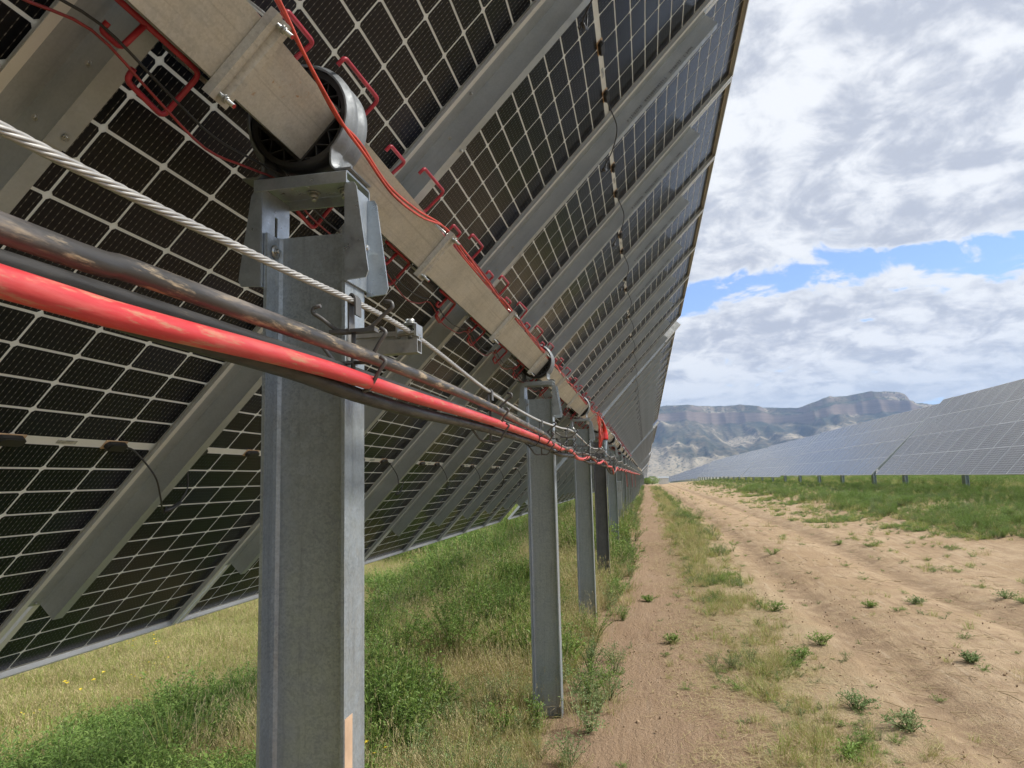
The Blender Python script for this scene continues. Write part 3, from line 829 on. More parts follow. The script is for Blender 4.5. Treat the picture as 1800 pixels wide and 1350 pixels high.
def arm_mesh():
    """hollow extrusion standing out from the flange, with a smaller slotted rail on top"""
    mb = MB()
    x0, x1 = .099, .255
    y0, y1 = -.030, .000; z0, z1 = ARMZ, ARMZ+.030; w_ = .0028
    def hollow(ya, yb, za, zb):
        mb.box((x0, ya, za), (x1, yb, za+w_)); mb.box((x0, ya, zb-w_), (x1, yb, zb))
        mb.box((x0, ya, za+w_), (x1-.0004, ya+w_, zb-w_)); mb.box((x0, yb-w_, za+w_), (x1-.0004, yb, zb-w_))
    hollow(y0, y1, z0, z1)
    mb.box((x0, -.0175, z1), (x1, -.0125, z1+.009))
    mb.box((x0, -.027, z1+.009), (x1, -.003, z1+.012)); mb.box((x0, -.027, z1+.012), (x1, -.0245, z1+.019)); mb.box((x0, -.0055, z1+.012), (x1, -.003, z1+.019))
    mb.box((x0-.0006, -.045, z0-.012), (x0+.004, .015, z1+.03))
    return mb.build('cable_arm', 'extrusion', me_only=True)
ME_ARM = arm_mesh()
def arm_clamp_mesh():
    mb = MB(); z = ARMZ+.042; x = .238
    mb.box((x-.030, -.034, z), (x+.016, .004, z+.005)); mb.box((x-.030, -.034, z+.018), (x+.012, .004, z+.023))
    mb.box((x-.030, -.036, z-.008), (x-.026, .006, z+.018)); mb.box((x+.012, -.036, z-.006), (x+.017, .006, z+.020))
    mb.bolt((x-.004, -.015, z+.023), 2, .0098, 1); mb.tube([(x-.004, -.015, z-.01), (x-.004, -.015, z+.02)], .005, 10)
    return mb.build('wire_clamp', 'bolt_zinc', me_only=True)
ME_ACL = arm_clamp_mesh()
mb = MB(); ibeam(mb, .196, .104, .0075, .006, -1.5, PTOP); mb.box((-.13, -.06, 2.10), (-.10, .06, 2.33)); mb.box((.10, -.06, 2.10), (.13, .06, 2.33)); mb.box((-.10, -.06, 2.30), (.10, .06, 2.34))
ME_FARPOST = mb.build('support_post', 'galvanised_post', me_only=True)
YP = [1.4147, 4.83, 8.08, 11.2, 15.1, 18.6, 22.0] + [22.0+3.42*i for i in range(1, 62)]
YP = [-12.2, -8.8, -5.4, -2.0] + YP
PLAB = {1.4147: 'nearest steel post, filling the left foreground with a tan paint patch near its foot',
        4.83: 'second steel post of the near row, standing in tall weeds', 8.08: 'third steel post of the near row, just past the second',
        11.2: 'fourth, darker steel post of the near row beside the first table gap', 15.1: 'fifth steel post of the near row, just beyond the first table gap',
        18.6: 'sixth steel post of the near row, beyond the first table gap',
        22.0: 'seventh steel post of the near row, narrow in the picture, beyond the first table gap', 25.42: 'eighth steel post of the near row, a thin grey stripe beyond the seventh', 28.84: 'ninth steel post of the near row, a thin grey stripe beyond the eighth', 32.26: 'tenth steel post of the near row, just before the second table gap'}
for y in YP:
    z0 = gz(PX, y); lean = Matrix.Rotation(LEAN, 4, 'X')
    # every post carries the tube at the same point: the lean is taken about the bearing
    bx = Vector((PX, y, EYE)); M = Matrix.Translation(bx) @ lean @ Matrix.Translation((0, 0, -EYE))
    if y > 62:
        root = place('support_post', ME_FARPOST); root.matrix_world = M
        tag(root, 'steel post far along the near row, one of many alike', 'post', 'steel posts of the near row'); continue
    root = empty('support_post', mat=M)
    tag(root, PLAB.get(round(y, 4), 'steel post far along the near row, one of many alike' if y > 19 else 'steel post of the near row standing behind the viewer'), 'post', 'steel posts of the near row')
    place('steel_beam', ME_BEAM_DARK if y == 11.2 else ME_BEAM, root)
    place('side_bracket', ME_SBR, root); place('side_bracket', ME_SBL, root); place('top_plate', ME_TOP, root)
    place('bearing_strap', ME_STRAP, root); place('bearing_bush', ME_BUSH, root)
    if -1 < y < 40: tag(place('bolts', ME_PB, root), kind='stuff')
    a = place('cable_arm', ME_ARM, root)
    if y < 40: place('wire_clamp', ME_ACL, a)
    if y == 1.4147:
        mb = MB(); mb.box((.0982, -.049, 1.02), (.0990, -.012, 1.168)); o = mb.build('paint_patch', 'patch_paint', root, bevel=.004)
    if y == 15.1:
        mb = MB(); mb.box((.100, -.02, .95), (.19, .10, 1.55)); o = mb.build('equipment_box', 'galvanised_bright', root, bevel=.006)

# ------------------------------------------------------------------ cables beside the posts
def xyz(L): return [Vector((x, y, z+EYE)) for x, y, z in L]
mess = smooth_path(xyz([(-.490, -1.9, .30), (-.49, -.4, .275), (-.49, .419, .283), (-.49, .82, .298), (-.49, 1.36, .3205), (-.49, 2.148, .283), (-.49, 3.081, .272), (-.49, 4.0, .295), (-.49, 4.81, .3205), (-.49, 6.4, .275), (-.49, 8.05, .3205), (-.49, 9.7, .28), (-.49, 11.15, .3205)]), 12)
def rope(path, R_, r, strands, pitch, y0, y1, step=.006, n=6):
    mb = MB(); pts = [p for p in path if y0-.3 <= p.y <= y1+.3]
    L = [0]
    for a, b_ in zip(pts, pts[1:]): L.append(L[-1]+(b_-a).length)
    def at(s):
        import bisect
        i = min(max(bisect.bisect(L, s)-1, 0), len(pts)-2); u = (s-L[i])/(L[i+1]-L[i]); return pts[i].lerp(pts[i+1], u), (pts[i+1]-pts[i]).normalized()
    N = int(L[-1]/step)
    for k in range(strands):
        P = []
        for i in range(N+1):
            c, d = at(i*step); a = 2*math.pi*(i*step/pitch+k/strands); u = d.cross(Vector((0, 0, 1))).normalized(); v = u.cross(d)
            P.append(c+(u*math.cos(a)+v*math.sin(a))*R_)
        mb.tube(P, r, n)
    mb.tube(pts, R_*.8, 6)
    return mb
o = rope(mess, .0036, .0021, 6, .105, -.2, 5).build('messenger_wire', 'wire_rope')
far_m = [p for p in mess if p.y > 5.2]
mb = MB(); mb.tube(far_m, .0052, 7)
yy = 11.15
while yy < 120:
    mb.tube(smooth_path([(-.49, yy, .3205+EYE), (-.49, yy+1.71, .275+EYE), (-.49, yy+3.42, .3205+EYE)], 5), .0052, 6, False); yy += 3.42
mb.build('far_run', 'wire_rope', o)
tag(o, 'twisted steel wire rope strung from post to post above the red cable', 'wire rope')
rr = random.Random(3)
def cable(name, L, rad, mat, label, tw=None, far=True, y1=60):
    """L: control points near; beyond them the cable twists round the bundle and sags between posts"""
    P = xyz(L)
    if tw:
        ph, rad_t, per = tw; y = L[-1][1]+.35
        while y < y1:
            sag = -.028*math.sin(math.pi*((y-11.15) % 3.42)/3.42) if y > 12 else 0
            ext = -.10*math.exp(-((y-10.6)/.9)**2)
            a = ph+.95*math.sin(2*math.pi*y/per)
            P.append(Vector((-.50+rad_t*math.cos(a)+.012*mnoise.noise((y, ph, 0)), y, EYE+.165+sag+ext+rad_t*math.sin(a)+.016*mnoise.noise((y*.9, 0, ph)))))
            y += .24
    mb = MB(); mb.tube(smooth_path(P, 5), rad, 14)
    return tag(mb.build(name, mat), label, 'cable', 'power cables hung beside the posts')
cable('power_cable', [(-.475, -1.8, .15), (-.465, -.4, .148), (-.46, .404, .151), (-.46, .542, .153), (-.46, .78, .163), (-.46, .979, .168), (-.46, 1.23, .169), (-.46, 1.937, .176), (-.465, 2.7, .178), (-.47, 3.5, .172)], .0126, 'red_cable', 'thick dusty red cable running along the posts', (-.45, .024, 1.9))
cable('power_cable', [(-.475, -1.8, .19), (-.465, -.4, .187), (-.46, .401, .191), (-.46, .538, .198), (-.455, .778, .203), (-.455, .978, .208), (-.455, 1.23, .214), (-.455, 1.939, .219), (-.46, 2.6, .211), (-.465, 3.2, .204)], .0117, 'black_cable_dusty', 'thick black cable with scuffed brown dust, topmost of the hung cables', (1.25, .030, 2.3))
cable('power_cable', [(-.50, -1.8, .14), (-.49, -.4, .138), (-.488, .40, .159), (-.486, .60, .158), (-.484, .86, .157), (-.482, 1.08, .148), (-.480, 1.4, .146), (-.482, 1.937, .155), (-.485, 2.7, .158), (-.49, 3.5, .154)], .0128, 'black_cable_dark', 'thick black cable running directly under the red cable', (4.3, .026, 2.05))
cable('power_cable', [(-.52, -1.8, .165), (-.515, -.4, .162), (-.51, .40, .180), (-.51, .78, .189), (-.512, 1.1, .194), (-.51, 1.937, .199), (-.505, 2.7, .196), (-.505, 3.4, .190)], .0125, 'black_cable_dark', 'thin looking black cable tucked behind the red and upper black cables', (2.9, .024, 2.6))
for y in [2.95, 3.75, 4.6, 5.9, 6.8, 7.9]:
    mb = MB(); rr_ = .039+rr.uniform(-.003, .003); ph = rr.uniform(0, 6)
    P = [Vector((rr_*math.cos(a), .010*math.sin(a+ph), rr_*math.sin(a))) for a in [2*math.pi*i/20 for i in range(21)]]
    P.append(P[-1]+Vector((.03, .02, .025)))
    mb.tube(P, .0024, 6)
    tag(mb.build('cable_tie', 'black_cable', loc=(-.487, y, .177+EYE)), 'black tie wrapped round the twisted cable bundle', 'cable tie', 'ties round the cable bundle')
# hangers on the wire rope: flat strap over the rope, three tiers of upturned hooks
def hanger_meshes():
    mb = MB()
    P = rounded([(-.006, 0, -.055), (-.0075, 0, .004), (0, 0, .0135), (.0085, 0, .004), (.009, 0, -.028)], .006, 4)
    # flat bar 22 mm wide bent over the rope (x-z outline extruded along y)
    mb.sheet([(p.z, p.x) for p in P], 1, -.012, .012, .003)
    strap = mb.build('strap', 'hook_wire', me_only=True)
    mb = MB()
    mb.tube([(0, 0, -.052), (0, .0, -.165)], .0042, 8)
    mb.box((-.042, -.010, -.058), (.042, .010, -.052))
    for z, wl, rise in ((-.055, .075, .036), (-.110, .062, .042), (-.160, .062, .042)):
        for s in (-1, 1):
            P = rounded([(0, 0, z), (s*.030, -.004, z-.002), (s*wl*.85, -.012, z+rise*.72), (s*(wl+.004), -.012, z+rise+.006), (s*(wl-.008), -.012, z+rise+.013)] if z < -.1 else
                        [(0, 0, z), (s*.03, -.002, z+.002), (s*wl*.8, -.006, z+rise*.75), (s*wl, -.008, z+rise), (s*(wl-.002), -.008, z+rise+.010), (s*(wl-.016), -.008, z+rise+.012)], .012, 4)
            mb.tube(P, .0036, 8)
    hooks = mb.build('hooks', 'hook_wire', me_only=True)
    return strap, hooks
ME_HS, ME_HH = hanger_meshes()
def mess_z(y):
    q = min(mess, key=lambda p: abs(p.y-y)); return q.z
HL = {1.09: 'nearest wire hanger holding the cables just in front of the first post', 2.16: 'second wire hanger, between the first and second posts', 3.27: 'third wire hanger, between the first and second posts', 4.38: 'fourth wire hanger, just before the second post'}
for y in [-.03, 1.09, 2.16, 3.27, 4.38, 5.45, 6.5, 7.6, 8.7, 9.8, 10.9]:
    z = mess_z(y) if y < 11 else EYE+.29
    r_ = empty('cable_hanger', (-.49, y, z))
    tag(r_, HL.get(y, 'small wire hanger further along the rope, past the second post' if y > 4.5 else 'wire hanger behind the viewer'), 'cable hanger', 'hangers along the wire rope')
    place('strap', ME_HS, r_); place('hooks', ME_HH, r_)

# red coated wire clips along both sides of the tube (local table axes)
def clip_mesh(up):
    mb = MB(); r = .0054
    if not up:
        big = rounded([(-.62, -.078, .0), (0, -.078, 0), (0, -.185, 0), (-.098, -.172, .0), (-.098, -.148, -.004)], .016, 4)
        small = rounded([(-.135, -.078, 0), (-.140, -.135, 0), (-.182, -.133, 0), (-.182, -.116, 0)], .011, 4)
    else:
        big = rounded([(-.62, .078, 0), (0, .078, 0), (.005, .180, 0), (-.19, .172, 0), (-.19, .148, 0)], .018, 4)
        small = rounded([(-.30, .078, 0), (-.29, .135, 0), (-.40, .132, 0), (-.40, .112, 0)], .013, 4)
    mb.tube(big[1:] if False else [Vector((-.25 if not up else -.45, big[0].y, 0))]+big[1:], r, 9); mb.tube(small, r, 8)
    return mb.build('wire_clip', 'red_pvc', me_only=True)
ME_CLO, ME_CUP = clip_mesh(False), clip_mesh(True)
NTH = ['first', 'second', 'third', 'fourth', 'fifth', 'sixth', 'seventh', 'eighth', 'ninth', 'tenth', 'eleventh', 'twelfth']
def clips(Tm, u_from, n, tag_far):
    for i in range(n):
        for up in (False, True):
            u = u_from+i*PITCH/2+(0 if not up else .49)
            o = bpy.data.objects.new('wire_clip', ME_CUP if up else ME_CLO); COL.objects.link(o)
            o.matrix_world = Tm @ Matrix.Translation((u, 0, .205 if not up else .16)) @ Matrix.Rotation(rr.uniform(-.06, .06), 4, 'X') @ Matrix.Rotation(rr.uniform(-.08, .08), 4, 'Y')
            side = 'upper' if up else 'lower'
            lab = 'red coated wire clip on the %s edge of the tan tube, one of many alike' % side
            if not tag_far and 2 < i < 12: lab = '%s red wire clip on the %s tube edge, counting away from the first post' % (NTH[i-3], side)
            if tag_far and i < 3: lab = '%s red wire clip on the %s tube edge of the second table' % (NTH[i], side)
            if i == 2 and not up and not tag_far: lab = 'largest red wire clip, at the top left beside the tan tube'
            tag(o, lab, 'wire clip', 'red wire clips along the torque tube')
clips(T1, .083-PITCH, 20, 0)
T2 = table_matrix(AX, AZ+.02, TAU+R(.8), 11.98)
clips(T2, .3, 37, 1)
# thin string wires threaded through the clips
def on_t1(u, v, w_): return T1 @ Vector((u, v, w_))
def string_wire(name, mat, rad, label, side, off, sag0, y_end):
    P = []; u = -3.0; i = 0; r3 = random.Random(int(off*1000)+7)
    while u < y_end:
        for f, s in ((0, 0), (.25, .75), (.5, 1), (.75, .7)):
            p = on_t1(u+f*PITCH/2, side*.130+off, .200+off*.3); p.z -= s*sag0*r3.uniform(.7, 1.2); P.append(p)
        u += PITCH/2
    mb = MB(); mb.tube(smooth_path(P, 4), rad, 7)
    return tag(mb.build(name, mat), label, 'wire', 'string wires along the tube')
string_wire('string_wire', 'dark_red_wire', .0026, 'thin dark red wire sagging below the tan tube', -1, -.012, .05, 10.1)
string_wire('string_wire', 'black_cable', .0026, 'thin black wire sagging beside the dark red wire below the tan tube', -1, .004, .04, 10.1)
for k, (dx, dz, lab) in enumerate([(0, 0, 'orange red wire looping past the bearing, outer of the pair'), (-.012, .014, 'orange red wire looping past the bearing, inner of the pair')]):
    d = -.03*k
    P = xyz([(-.66+dx, -1.2, .86), (-.64+dx, -.2, .85+dz), (-.625+dx, .55, .90+dz), (-.628+dx, .9, .925+dz), (-.62+dx, 1.035, .875+dz), (-.604+dx, 1.115, .805+dz-d*.3), (-.592+dx, 1.241, .746+dz), (-.588+dx, 1.351, .728+dz-d*.5), (-.60+dx, 1.56, .722+dz*1.8), (-.63+dx, 1.872, .786+dz*1.6), (-.635+dx*.5, 2.143, .853+dz*.3)])
    y = 2.4; r3 = random.Random(20+k)
    while y < 9.3:
        P.append(Vector((-.645+dx*.6+r3.uniform(-.012, .012), y, EYE+.852+dz*.3+r3.uniform(-.012, .012)-(.012 if int(y*3.4) % 2 else 0)))); y += .29
    mb = MB(); mb.tube(smooth_path(P, 6), .0036, 8); tag(mb.build('string_wire', 'red_wire'), lab, 'wire', 'string wires along the tube')
for k in range(4):
    r3 = random.Random(40+k)
    y = 2.3; P = []
    while y < 9.6:
        P.append(Vector((-.648+.012*math.sin(y*2+k*1.7)+r3.uniform(-.006, .006), y, EYE+.862+.014*math.cos(y*2.3+k*1.7)+r3.uniform(-.01, .01)))); y += .23
    mb = MB(); mb.tube(smooth_path(P, 4), .0032, 6); tag(mb.build('string_wire', ['red_wire', 'dark_red_wire'][k % 2]), 'thin red wire of the bunch running along the upper tube edge', 'wire', 'bunch of red wires on the tube edge')
# slack loops of wire at the end of the first table
for k in range(7):
    r3 = random.Random(60+k); x = -.60+r3.uniform(-.03, .02)
    yb = 9.35+k*.05
    P = [Vector((x-.03, yb-.3, EYE+.86)), Vector((x, yb-.05, EYE+.84)), Vector((x+.01, yb, EYE+.62)), Vector((x+r3.uniform(-.02, .02), yb+.02, EYE+.40+r3.uniform(-.05, .08))), Vector((x+.03, yb+.05, EYE+.55)), Vector((x-.01, yb+.14, EYE+.75)), Vector((x-.03, yb+.35, EYE+.86)), Vector((x-.03, yb+1.0, EYE+.84))]
    mb = MB(); mb.tube(smooth_path(P, 6), .0042, 7); tag(mb.build('slack_wire', 'red_wire'), 'orange wire hanging in a slack loop where the first table ends', 'wire', 'slack wire loops at the table gap')
rt = empty('cable_boot', (-.60, 10.45, EYE+.66))
tag(rt, 'bright red cable boot with a grey blue strap hanging at the first table gap', 'cable boot')
mb = MB(); P = smooth_path([(-.04, -.55, .20), (.0, -.28, .17), (.01, -.09, .11), (.0, 0, .02), (0, .0, -.10)], 6)
mb.tube(P, [.014+.050*sst(.35, .9, i/(len(P)-1)) for i in range(len(P))], 12); mb.build('boot', 'red_boot', rt)
mb = MB(); mb.tube([(0, 0, -.10), (0, 0, -.13), (.0, .0, -.30), (-.004, 0, -.42)], [.050, .046, .030, .014], 10); mb.build('strap', 'strap_grey', rt)
for k in range(3):
    mb = MB(); r3 = random.Random(80+k); y = 17+k*6.5
    P = [Vector((-.5, y, EYE+.17)), Vector((-.47, y+.05, EYE+.02)), Vector((-.46, y+.1, EYE-.25-.1*k)), Vector((-.47, y+.13, EYE-.02)), Vector((-.5, y+.2, EYE+.16))]
    mb.tube(smooth_path(P, 6), .006, 7); tag(mb.build('slack_wire', 'red_wire'), 'red wire loop dangling far along the near row', 'wire', 'slack red loops far along the row')

# ------------------------------------------------------------------ the facing row on the right
AX2 = 11.85; TAU2 = .815
AZ2L = -.16+EYE
def right_table(y0, n, dt, dz, near, lab):
    tau = TAU2+R(dt); az = AZ2L+2.286*math.sin(TAU2)+dz
    Tm = table_matrix(AX2, az, tau, y0); root = empty('solar_table', mat=Tm)
    tag(root, lab, 'solar table', 'tracker tables of the facing row')
    tube_obj(root, -.2, n*PITCH+.2)
    for k in range(n):
        for s in (-1, 1):
            jit = Matrix.Rotation(rr.gauss(0, .0035), 4, 'X') @ Matrix.Rotation(rr.gauss(0, .0035), 4, 'Y')
            if near:
                mo = empty('solar_module', (k*PITCH+PITCH/2, s*VC, 0), root); mo.rotation_euler = jit.to_euler()
                place('frame', ME_FRAME, mo); place('glass_laminate', ME_LAM, mo)
            else:
                mo = place('solar_module', ME_RIGHT, root, (k*PITCH+PITCH/2, s*VC, 0)); mo.rotation_euler = jit.to_euler()
    for k in range(0, n+1): place('mounting_rail', ME_RAIL, root, (k*PITCH, 0, 0))
mb = MB(); frame_mb(mb); uvl = mb.bm.loops.layers.uv.new('UVMap'); laminate_bm(mb.bm, uvl, mi_front=2, mi_back=1)
ME_RIGHT = bpy.data.meshes.new('solar_module'); mb.bm.to_mesh(ME_RIGHT); mb.bm.free()
for n_ in ('aluminium_frame', 'cell_grid', 'glass_front'): ME_RIGHT.materials.append(MATS[n_])
RL = ['nearest solar table of the facing row, its grey glass cut by the right edge', 'second solar table of the facing row, beyond the first diagonal gap',
      'third solar table of the facing row, pale with sky glare', 'fourth solar table of the facing row, small and pale', 'fifth solar table of the facing row, far and small', 'sixth solar table of the facing row, farthest, below the mesa']
for i, (y0, dt, dz) in enumerate([(11.9, 0, 0), (34.25, -2.2, -.06), (56.6, -1.2, -.16), (78.9, -2.6, -.2), (101.2, -1.9, -.25), (123.4, -2.8, -.3)]):
    right_table(y0, 19 if i else 19, dt, dz, i < 2, RL[i])
def bank_mesh(n):
    """a far table: modules, seams and rails joined, too far away to tell the modules' own parts apart"""
    mb = MB(); bm = mb.bm; uvl = bm.loops.layers.uv.new('UVMap')
    for k in range(n):
        for s in (-1, 1):
            u0, u1 = k*PITCH+.01, (k+1)*PITCH-.01; v0, v1 = sorted((s*.008, s*(.008+ML)))
            P = [(u0, v0), (u1, v0), (u1, v1), (u0, v1)]
            a = [bm.verts.new((*p, -DEP)) for p in P]; b_ = [bm.verts.new((*p, 0)) for p in P]
            vm = (v0+v1)/2; um = (u0+u1)/2; m0, m1 = bm.verts.new((u0, vm, -DEP)), bm.verts.new((u1, vm, -DEP))
            for q in ([a[1], a[0], m0, m1], [m1, m0, a[3], a[2]]):
                f = bm.faces.new(q); f.material_index = 0
                for l in f.loops: l[uvl].uv = ((l.vert.co.x-um)/CPU+3, (abs(l.vert.co.y-vm)-.0115)/CPV)
            f = bm.faces.new(b_); f.material_index = 1
            for i in range(4): mb.mi = 2; mb.face([a[i]]+([m1] if i == 1 else [m0] if i == 3 else [])+[a[(i+1) % 4], b_[(i+1) % 4], b_[i]])
    mb.mi = 3
    for k in range(n+1): mb.box((k*PITCH-.01, -1.87, .003), (k*PITCH+.04, 1.87, ZR))
    return mb.build('module_bank', ['glass_front', 'cell_back', 'aluminium_frame', 'galvanised_rail'], me_only=True)
ME_BANK = bank_mesh(19)
for i in range(12):
    y0 = 145.2+i*22.3
    for right in (False, True):
        if not right and i > 8: continue
        drop = -.012*max(0, y0+11-125)
        Tm = table_matrix(AX2 if right else AX, (AZ2L+2.286*math.sin(TAU2)-.32 if right else AZ+.05)+drop, (TAU2+R(-2.5) if right else TAU)+R(rr.uniform(-.4, .4)), y0 if right else y0-22.2)
        root = empty('solar_table', mat=Tm)
        tag(root, 'tiny far solar table of the facing row, below the mesa' if right else 'tiny far solar table of the near row, near its vanishing end', 'solar table', 'far tables of the facing row' if right else 'far tables of the near row')
        tag(place('module_bank', ME_BANK, root), kind='stuff'); tube_obj(root, 0, 19*PITCH)
mb = MB(); ibeam(mb, .196, .15, .0085, .007, -1.2, 2.1); ME_RBEAM = mb.build('support_post', 'galvanised_post', me_only=True)
for i, y in enumerate([17, 22.9, 29, 35.2, 39.7, 45.7, 51.5, 57.6, 63.5, 69.6, 75.5, 81.5, 87.5, 93.5, 99.5, 105.5, 111.5, 117.5, 123.5, 129.5, 135.5, 141.5]+[147.5+6*i for i in range(36)]):
    o = place('support_post', ME_RBEAM, None, (AX2+.1, y, gz(AX2, y)))
    o.location.z = gz(AX2, y)-.3+ (0 if y < 125 else .05)
    o.rotation_euler = (LEAN*.5, 0, .5)
    tag(o, {29: 'dark steel post under the facing row, nearest the right edge', 35.2: 'second dark post under the facing row from the right edge', 39.7: 'third dark post under the facing row from the right edge, by the first gap', 45.7: 'fourth dark post under the facing row from the right edge', 51.5: 'fifth dark post under the facing row from the right edge', 57.6: 'sixth dark post under the facing row, by the second gap', 63.5: 'seventh dark post under the facing row, past the second gap'}.get(y, 'short dark post far along under the facing row'), 'post', 'posts under the facing row')

# ------------------------------------------------------------------ vegetation
rg = random.Random(11)
TEMPL = bpy.data.collections.new('plant_templates')          # never linked to the scene: only the source of the scattered tufts
def blade(mb, x, y, h, wd, ang, bend, segs=3, z=0.0):
    d = Vector((math.cos(ang), math.sin(ang), 0)); s = Vector((-d.y, d.x, 0)); prev = None
    for i in range(segs+1):
        u = i/segs; p = Vector((x, y, z))+d*(bend*u*u*h)+Vector((0, 0, h*u*(1-.35*bend*u))); ww = wd*(1-u)**.7
        cur = [mb.bm.verts.new(p-s*ww), mb.bm.verts.new(p+s*ww)] if i < segs else [mb.bm.verts.new(p)]
        if prev:
            mb.face([prev[0], prev[1]]+cur[::-1])
        prev = cur
def leaf(mb, p, d, L, wd, up):
    d = d.normalized(); s = d.cross(up)
    s = s.normalized() if s.length > 1e-4 else Vector((1, 0, 0)); n = s.cross(d)
    a = mb.bm.verts.new(p); b_ = mb.bm.verts.new(p+d*L*.5+s*wd+n*L*.08); c = mb.bm.verts.new(p+d*L-n*L*.12); e = mb.bm.verts.new(p+d*L*.5-s*wd+n*L*.08)
    mb.face([a, b_, c, e])
def tuft(n, rad, h, wd, bend, head=0.0, mats=('grass_green',), second=.0):
    mb = MB()
    for i in range(n):
        a = rg.uniform(0, 6.283); r = rad*math.sqrt(rg.random()); hh = h*rg.uniform(.45, 1.1)
        mb.mi = 1 if (len(mats) > 1 and rg.random() < second) else 0
        x, y, bd, an = r*math.cos(a), r*math.sin(a), bend*rg.uniform(.2, 1.3), a+rg.uniform(-.9, .9)
        blade(mb, x, y, hh, wd*rg.uniform(.6, 1.3), an, bd)
        if rg.random() < head:
            top = Vector((x, y, 0))+Vector((math.cos(an), math.sin(an), 0))*(bd*hh)+Vector((0, 0, hh*(1-.35*bd)))
            for k in range(4):
                leaf(mb, top-Vector((0, 0, .012*k)), Vector((rg.uniform(-.5, .5), rg.uniform(-.5, .5), 1)), .022, .0022, Vector((rg.uniform(-1, 1), rg.uniform(-1, 1), .1)))
    return mb, mats
def bushy(h, rad, stems, leaves, L, wd, mats, spread=1.0, low=.1):
    mb = MB()
    for i in range(stems):
        a = rg.uniform(0, 6.283); r = rad*rg.uniform(.25, 1); hh = h*rg.uniform(.55, 1.05)
        tip = Vector((r*math.cos(a)*spread, r*math.sin(a)*spread, hh)); mid = tip*.5+Vector((rg.uniform(-.1, .1)*rad, rg.uniform(-.1, .1)*rad, hh*.08))
        P = smooth_path([(rg.uniform(-.02, .02), rg.uniform(-.02, .02), -.02), mid, tip], 4)
        mb.mi = 1; mb.tube(P, [.0028*(1-.7*k/(len(P)-1)) for k in range(len(P))], 3, False); mb.mi = 0
        for k in range(leaves):
            u = low+(1-low)*rg.random()**.8; q = P[min(int(u*(len(P)-1)), len(P)-2)]; q = q.lerp(P[min(int(u*(len(P)-1))+1, len(P)-1)], rg.random())
            d = Vector((rg.uniform(-1, 1), rg.uniform(-1, 1), rg.uniform(-.15, .9)))
            q = q+d*rg.uniform(0, .03)
            leaf(mb, q, d, L*rg.uniform(.6, 1.3), wd*rg.uniform(.7, 1.2), Vector((rg.uniform(-.4, .4), rg.uniform(-.4, .4), 1)))
    return mb, mats
def templ(name, mbm):
    mb, mats = mbm; me = mb.build(name, list(mats), me_only=True)
    o = bpy.data.objects.new(name, me); TEMPL.objects.link(o); return o
G = {}
def add(kind, mbm):
    i = len(TEMPL.objects); templ('t%02d_%s' % (i, kind), mbm); G.setdefault(kind, []).append(i)
for i in range(3): add('green', tuft(46, .10, .20, .0030, .7, .12, ('grass_green', 'grass_dry'), .30))
for i in range(3): add('dry', tuft(44, .12, .22, .0026, .9, .55, ('grass_dry', 'grass_green'), .15))
for i in range(2): add('tall', tuft(30, .10, .46, .0032, .45, .5, ('grass_green', 'grass_dry'), .40))
for i in range(2): add('talldry', tuft(26, .10, .44, .0020, .5, .9, ('grass_dry', 'grass_green'), .1))
for i in range(3): add('weed', bushy(.30, .20, 13, 26, .030, .0060, ('leaf_weed', 'stem_green')))
for i in range(2): add('greyweed', bushy(.26, .18, 14, 26, .022, .0042, ('leaf_grey', 'stem_green')))
for i in range(3): add('low', bushy(.075, .20, 14, 16, .022, .0060, ('leaf_weed', 'stem_green'), 1.0, .15))
for i in range(2): add('lowgrey', bushy(.06, .16, 10, 14, .017, .0042, ('leaf_grey', 'stem_green'), 1.0, .15))
def litter():
    mb = MB()
    for i in range(26):
        a = rg.uniform(0, 6.28); x, y = rg.gauss(0, .12), rg.gauss(0, .12); L = rg.uniform(.03, .13); z = rg.uniform(.003, .018)
        d = Vector((math.cos(a), math.sin(a), rg.uniform(-.08, .12))); s = Vector((-d.y, d.x, 0))*.0013
        p = Vector((x, y, z)); mb.face([mb.bm.verts.new(p-s), mb.bm.verts.new(p+s), mb.bm.verts.new(p+d*L+s*.4), mb.bm.verts.new(p+d*L-s*.4)])
    return mb, ('grass_dry',)
for i in range(3): add('litter', litter())
def clod():
    mb = MB()
    for i in range(7):
        c = Vector((rg.gauss(0, .12), rg.gauss(0, .12), .0)); r = .0025+.010*rg.random()**2.5
        g = bmesh.ops.create_icosphere(mb.bm, subdivisions=1, radius=r, matrix=Matrix.Translation(c+Vector((0, 0, r*.3))))
        for v in g['verts']: v.co += Vector((rg.uniform(-1, 1), rg.uniform(-1, 1), rg.uniform(-1, 1)))*r*.3
    return mb, ('pebble',)
for i in range(2): add('clod', clod())
def twigs():
    mb = MB()
    for i in range(7):
        a = rg.uniform(0, 6.28); p = Vector((rg.gauss(0, .16), rg.gauss(0, .16), .006)); L = rg.uniform(.03, .16)
        d = Vector((math.cos(a), math.sin(a), rg.uniform(0, .10)))*L
        mb.tube([p, p+d*.5+Vector((rg.gauss(0, .008), rg.gauss(0, .008), .004)), p+d], [.0022, .0018, .0010], 4, False)
    return mb, ('stem_dry',)
for i in range(2): add('twigs', twigs())
def flower():
    mb = MB()
    for i in range(5):
        x, y, h = rg.gauss(0, .06), rg.gauss(0, .06), rg.uniform(.18, .3); mb.mi = 1; blade(mb, x, y, h, .0016, rg.uniform(0, 6), .1); mb.mi = 0
        for k in range(7): leaf(mb, Vector((x, y, h*.97)), Vector((math.cos(k), math.sin(k), rg.uniform(.1, .9))), .014, .005, Vector((0, 0, 1)))
    return mb, ('flower_yellow', 'grass_green')
add('flower', flower())
